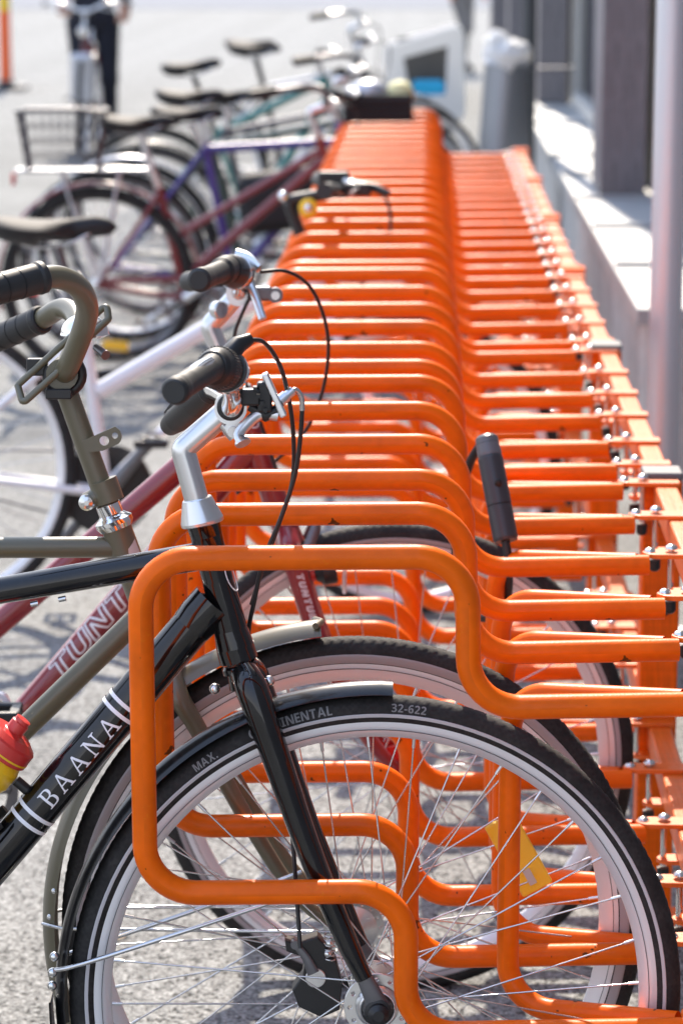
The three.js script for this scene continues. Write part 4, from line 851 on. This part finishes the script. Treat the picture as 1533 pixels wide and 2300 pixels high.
bike('dark green bicycle with broad black saddle at the end of the rack', 10.2, 3, { paint: M.darkGreen, saddle: [-0.87, 0.885], saddleWidth: 0.11, guards: M.silverPaint, tyre: 0.04, barHeight: 1.0, bar: M.darkSteel, barType: 'flat' });
bike('dark bicycle with black mudguards just past the end of the racks', 10.95, 2, { paint: M.darkSteel, guards: M.plastic, barHeight: 0.98, saddle: [-0.8, 0.84], bar: M.darkSteel, rim: M.darkSteel });
bike('teal and black mountain bicycle with long straight handlebar grips', 12.0, 2, {
  paint: M.teal, barType: 'flat', barHeight: 1.0, headTop: [-0.36, 0.91], headBottom: [-0.32, 0.79], tubes: [[[-0.352, 0.89], [-0.83, 0.66], 0.018], [[-0.33, 0.83], [-0.69, 0.29], 0.02]], seat: [-0.83, 0.64], saddle: [-0.93, 0.91], tyre: 0.048, radius: 0.35, fork: M.silverPaint, saddleWidth: 0.07, saddleTilt: 0.03, x: -0.09, bar: M.plastic, post: M.plastic,
});
bike('black bicycle with slim saddle parked past the end of the racks', 13.4, 2, { paint: M.blackPaint, barType: 'flat', barHeight: 1.0, saddle: [-0.83, 0.93], saddleWidth: 0.06, seat: [-0.78, 0.74], bar: M.plastic, post: M.plastic });
bike('grey bicycle with wide black mudguards standing beside the white trailer', 14.2, 2, { paint: M.silverPaint, guards: M.plastic, x: -0.04, barHeight: 1.06 });
{
  // lock hanging in the rack beside the red bicycle
  const t = thing('bicycle_lock', 'black cylindrical cable lock hanging on the orange rack', 'lock', [0.1, 0, -3.6]);
  const A = [-0.014, 0.845, -0.03], B = [0.0135, 0.71, 0.03], d = V(...B).sub(V(...A)), L = d.length();
  const body = part('lock_body', lathed(A, B, [[0, 0.011], [0.003, 0.0145], [0.012, 0.016], [0.03, 0.0162], [0.034, 0.0172], [L * 0.66, 0.0172], [L * 0.665, 0.0158], [L * 0.67, 0.0158], [L * 0.675, 0.0172], [L - 0.004, 0.0172], [L, 0.0158]], 28), std([0.035, 0.037, 0.042], { roughness: 0.38 }), t);
  part('keyhole', [new THREE.SphereGeometry(0.0052, 12, 8).scale(1, 1.25, 0.4).translate(0.0025, 0.787, 0.0152)], std([0.002, 0.002, 0.002]), body);
  part('clear_cover', lathed(A, B, [[0.001, 0.012], [0.004, 0.0155], [0.026, 0.0168], [0.03, 0.0165]], 28), std([0.12, 0.13, 0.14], { roughness: 0.3 }), body);
  part('cable', tube(spline([[0.012, 0.715, 0.027], [0.017, 0.68, 0.035], [0.014, 0.62, 0.01], [-0.02, 0.585, -0.04], [-0.05, 0.62, -0.085], [-0.05, 0.72, -0.08], [-0.035, 0.8, -0.06], [-0.016, 0.838, -0.033]], 40), 0.0062, { radial: 10 }), M.plastic, t);
}

{
  const t = thing('dry_leaf', 'small dry brown leaf lying on the pavement by the black bicycle', 'leaf', [-0.47, 0.004, -3.9]);
  const sh = new THREE.Shape(); sh.moveTo(-0.02, 0).quadraticCurveTo(-0.005, 0.012, 0.02, 0.001).quadraticCurveTo(0, -0.01, -0.02, 0);
  const g = new THREE.ExtrudeGeometry(sh, { depth: 0.0008, bevelEnabled: false, curveSegments: 8 }).rotateX(-Math.PI / 2 + 0.15).rotateY(0.4);
  part('blade', g, std([0.3, 0.22, 0.14], { roughness: 0.9 }), t);
  part('stalk', rod([-0.03, 0.002, 0.012], [-0.018, 0.002, 0.007], 0.0007, 0.0007, { radial: 5 }), std([0.2, 0.14, 0.08]), t);
}

// ------------------------------------------------------------------ things in the open square
{
  const t = thing('traffic_post', 'orange plastic traffic post with yellow band on black foot', 'traffic post', [-4.2, 0, -27.2]);
  part('tube', rod([0, 0.05, 0], [0, 1.25, 0], 0.058, 0.055, { radial: 24 }), M.safetyOrange, t);
  part('reflective_band', rod([0, 0.78, 0], [0, 0.95, 0], 0.0595, 0.0585, { radial: 24 }), M.yellow, t);
  part('cap', dome(0, 1.25, 0, 0.055, 0.03), M.safetyOrange, t);
  part('foot', [box(0.42, 0.05, 0.42, 0, 0.025, 0, 0.015), new THREE.CylinderGeometry(0.08, 0.11, 0.05, 20).translate(0, 0.07, 0)], M.plastic, t);
}
{
  const t = thing('litter_bin', 'tall tapered grey metal bin stuffed with white bags', 'litter bin', [0.36, 0, -12.3]);
  part('side_panel', [new THREE.CylinderGeometry(0.13, 0.22, 0.95, 4, 1, true).rotateY(Math.PI / 4).translate(0, 0.475, 0)], std([0.3, 0.31, 0.32], { metalness: 0.6, roughness: 0.4 }), t);
  part('rim', [new THREE.TorusGeometry(0.125, 0.012, 8, 4).rotateX(Math.PI / 2).rotateY(Math.PI / 4).scale(1.0, 1, 1.0).translate(0, 0.955, 0)], M.galvanised, t);
  for (const [x, y, z, s] of [[0.0, 0.98, 0.02, 0.1], [0.05, 1.0, -0.02, 0.075], [-0.03, 1.05, 0.0, 0.06]]) {
    const g = new THREE.IcosahedronGeometry(s, 2), p = g.attributes.position;
    for (let i = 0; i < p.count; i++) { const k = 1 + 0.18 * Math.sin(p.getX(i) * 60 + p.getY(i) * 47) * Math.cos(p.getZ(i) * 53); p.setXYZ(i, p.getX(i) * k, p.getY(i) * k * 0.8, p.getZ(i) * k); }
    g.computeVertexNormals(); part('bag', g.translate(x, y, z), M.whitePanel, t);
  }
}
{
  const t = thing('bicycle_trailer', 'white framed bicycle trailer with grey mesh window and blue cushion', 'trailer', [0.0, 0, -15.2]);
  const o = new THREE.Shape(); o.moveTo(-0.17, 0.5).lineTo(0.2, 0.53).quadraticCurveTo(0.25, 0.54, 0.25, 0.6).lineTo(0.24, 1.0).quadraticCurveTo(0.23, 1.06, 0.17, 1.05).lineTo(-0.22, 0.95).quadraticCurveTo(-0.27, 0.93, -0.26, 0.88).lineTo(-0.22, 0.54).quadraticCurveTo(-0.21, 0.5, -0.17, 0.5);
  const h = new THREE.Path(); h.moveTo(-0.1, 0.66).lineTo(0.14, 0.67).lineTo(0.15, 0.96).lineTo(-0.15, 0.89).closePath(); o.holes.push(h);
  parts('frame_panel', [0.2, -0.24].map((z) => new THREE.ExtrudeGeometry(o, { depth: 0.04, bevelEnabled: true, bevelSize: 0.008, bevelThickness: 0.008 }).translate(0, 0, z)), M.whitePanel, t);
  part('mesh_window', [box(0.36, 0.4, 0.006, 0, 0.79, 0.03)], M.greyMesh, t);
  part('cushion', [new RoundedBoxGeometry(0.22, 0.1, 0.18, 3, 0.04).translate(0.02, 0.705, 0.13)], M.blueFabric, t);
  part('floor', box(0.42, 0.04, 0.4, 0, 0.48, 0, 0.01), M.plastic, t);
  for (const z of [0.27, -0.27]) { const w = wheel(t, [0.02, 0.24], { radius: 0.24, spokes: 20 }); w.position.z = z; }
  part('axle', rod([0.02, 0.24, -0.28], [0.02, 0.24, 0.28], 0.01), M.steel, t);
  part('undercarriage', [box(0.06, 0.24, 0.3, 0.02, 0.36, 0)], M.darkSteel, t);
  part('tow_bar', rod([-0.2, 0.46, 0], [-0.55, 0.42, 0.05], 0.015), M.steel, t);
  t.scale.set(0.86, 0.97, 0.9);
}
// a person standing over a bicycle that faces the racks
function figure(label, pos, turn, joints, bones, colourOf, size) {
  const t = thing('person', label, 'person', pos);
  t.rotation.y = turn;
  const N = 72, mc = new MarchingCubes(N, M.cloth, false, false, 90000), half = N / 2;
  mc.isolation = 0; mc.reset();
  const segs = bones.map(([a, b, ra, rb]) => ({ a: V(...joints[a]), d: V(...joints[b]).sub(V(...joints[a])), ra, rb }));
  const q = V(0, 0, 0);
  const at = (i, s) => ((i - half) / half) * s;
  for (let z = 0; z < N; z++) for (let y = 0; y < N; y++) for (let x = 0; x < N; x++) {
    q.set(at(x, size), at(y, size) + 0.9, at(z, size));
    let d = 9;
    for (const s of segs) {
      const w = q.clone().sub(s.a), k = THREE.MathUtils.clamp(w.dot(s.d) / s.d.lengthSq(), 0, 1), e = w.addScaledVector(s.d, -k).length() - (s.ra + (s.rb - s.ra) * k), hh = Math.max(0.03 - Math.abs(d - e), 0) / 0.03;
      d = Math.min(d, e) - hh * hh * 0.03 * 0.25;
    }
    mc.field[x + y * N + z * N * N] = -d;
  }
  mc.update();
  const n = mc.count, pos3 = new Float32Array(n * 3), col = new Float32Array(n * 3), nor = mc.normalArray.slice(0, n * 3);
  for (let i = 0; i < n; i++) {
    const x = mc.positionArray[i * 3] * size, y = mc.positionArray[i * 3 + 1] * size + 0.9, z = mc.positionArray[i * 3 + 2] * size, c = colourOf(x, y, z);
    pos3.set([x, y, z], i * 3); col.set(c, i * 3);
  }
  const g = new THREE.BufferGeometry();
  g.setAttribute('position', new THREE.BufferAttribute(pos3, 3)); g.setAttribute('normal', new THREE.BufferAttribute(nor, 3)); g.setAttribute('color', new THREE.BufferAttribute(col, 3));
  const m = new THREE.Mesh(g, M.cloth); m.name = 'body'; m.castShadow = m.receiveShadow = true; t.add(m);
  return t;
}
{
  const J = { head: [0, 1.62, 0.02], crown: [0, 1.69, 0], neck: [0, 1.46, -0.01], chest: [0, 1.3, -0.02], waist: [0, 1.08, 0], pelvis: [0, 0.94, 0], sL: [-0.17, 1.4, -0.02], sR: [0.17, 1.4, -0.02], eL: [-0.22, 1.17, 0.04], eR: [0.23, 1.17, 0.02], hL: [-0.2, 1.02, 0.22], hR: [0.23, 0.98, 0.16], pL: [-0.1, 0.9, 0], pR: [0.1, 0.9, 0], kL: [-0.09, 0.5, 0.04], kR: [0.11, 0.5, 0.05], aL: [-0.09, 0.09, 0], aR: [0.12, 0.09, -0.02], tL: [-0.1, 0.04, 0.14], tR: [0.14, 0.04, 0.12], fL: [-0.2, 0.98, 0.29], fR: [0.22, 0.93, 0.23] };
  const bones = [['head', 'crown', 0.095, 0.1], ['neck', 'head', 0.055, 0.06], ['chest', 'neck', 0.14, 0.07], ['sL', 'sR', 0.085, 0.085], ['waist', 'chest', 0.14, 0.155], ['pelvis', 'waist', 0.15, 0.14], ['sL', 'eL', 0.065, 0.052], ['eL', 'hL', 0.05, 0.036], ['sR', 'eR', 0.065, 0.052], ['eR', 'hR', 0.05, 0.036], ['hL', 'fL', 0.04, 0.03], ['hR', 'fR', 0.04, 0.03], ['pL', 'kL', 0.095, 0.066], ['pR', 'kR', 0.095, 0.066], ['kL', 'aL', 0.062, 0.045], ['kR', 'aR', 0.062, 0.045], ['aL', 'tL', 0.05, 0.038], ['aR', 'tR', 0.05, 0.038]];
  const hand = (x, y, z) => z > 0.15 && y > 0.85 && y < 1.08 && Math.abs(x) > 0.14;
  const p = figure('person in dark jacket and trousers standing astride a bicycle', [-2.4, 0, -19.7], 0.1, J, bones, (x, y, z) => (y > 1.5 || hand(x, y, z) ? [0.5, 0.27, 0.18] : y > 0.93 ? [0.02, 0.022, 0.035] : y > 0.09 ? [0.012, 0.014, 0.025] : [0.02, 0.02, 0.02]), 0.96);
  const far = figure('person in grey trousers and brown jacket walking across the square', [0.4, 0, -31], 0.9, { ...J, kL: [-0.1, 0.5, 0.14], aL: [-0.1, 0.1, 0.1], tL: [-0.11, 0.04, 0.24], kR: [0.1, 0.49, 0.02], aR: [0.1, 0.12, -0.2], tR: [0.1, 0.05, -0.08], eL: [-0.27, 1.14, -0.05], hL: [-0.25, 0.9, 0.05], fL: [-0.25, 0.82, 0.06], eR: [0.27, 1.14, 0.0], hR: [0.25, 0.9, 0.12], fR: [0.25, 0.82, 0.14] }, bones, (x, y, z) => (y > 1.5 || (y < 0.91 && Math.abs(x) > 0.205 && y > 0.7) ? [0.5, 0.27, 0.18] : y > 0.95 ? [0.2, 0.1, 0.06] : y > 0.1 ? [0.16, 0.16, 0.16] : [0.04, 0.04, 0.04]), 0.96);
  part('hair', new THREE.SphereGeometry(0.108, 20, 12, 0, Math.PI * 2, 0, Math.PI * 0.55).rotateX(-0.35).translate(0, 1.685, -0.008), M.hair, far);
  const hr = new THREE.SphereGeometry(0.108, 20, 12, 0, Math.PI * 2, 0, Math.PI * 0.55).rotateX(-0.35).translate(0, 1.685, -0.008);
  part('hair', hr, M.hair, p);
  part('face', [new THREE.SphereGeometry(0.013, 8, 6).translate(-0.035, 1.665, 0.105), new THREE.SphereGeometry(0.013, 8, 6).translate(0.035, 1.665, 0.105), new THREE.ConeGeometry(0.016, 0.04, 8).translate(0, 1.635, 0.115), new THREE.BoxGeometry(0.045, 0.008, 0.01).translate(0, 1.59, 0.1), new THREE.SphereGeometry(0.025, 8, 6).scale(0.5, 1, 0.8).translate(-0.098, 1.64, 0), new THREE.SphereGeometry(0.025, 8, 6).scale(0.5, 1, 0.8).translate(0.098, 1.64, 0)], M.skin, p);
  for (const s of [-1, 1]) part('shoe', new RoundedBoxGeometry(0.1, 0.08, 0.27, 3, 0.035).translate(s * 0.115 + 0.015, 0.04, 0.06), M.leather, p);
  for (const [s, x, y, z] of [[-1, -0.2, 0.98, 0.29], [1, 0.22, 0.93, 0.23]]) part('fingers', [0, 1, 2, 3].map((k) => tube(spline([[x - s * 0.01 + (k - 1.5) * 0.019, y + 0.02, z], [x + (k - 1.5) * 0.019, y + 0.012, z + 0.035], [x + (k - 1.5) * 0.019, y - 0.02, z + 0.04]], 8), 0.009, { radial: 7 })).concat([tube([[x - s * 0.03, y, z - 0.02], [x - s * 0.045, y - 0.015, z + 0.02]], [0.011, 0.009])]), M.skin, p);
  const b = bike('maroon bicycle with pale front guard held by the person in the square', 14.75, 0, { paint: M.maroon, guards: M.silverPaint, barHeight: 1.0, bands: [[0.326, 0.318, M.stripe, 'reflective_stripe']],
    extra: (q) => { part('front_bag', new RoundedBoxGeometry(0.12, 0.34, 0.16, 3, 0.03).translate(-0.02, 0.55, 0), M.silverPaint, q); part('headlight', turned([-0.2, 0.86, 0], [-0.14, 0.86, 0], [[0, 0.02], [0.03, 0.036], [0.055, 0.038], [0.06, 0.03]]), M.chrome, q); } });
  b.rotation.set(0, -Math.PI / 2 + 0.03, 0); b.position.set(-2.37, 0, -18.75);
}
renderer.render(scene, camera);
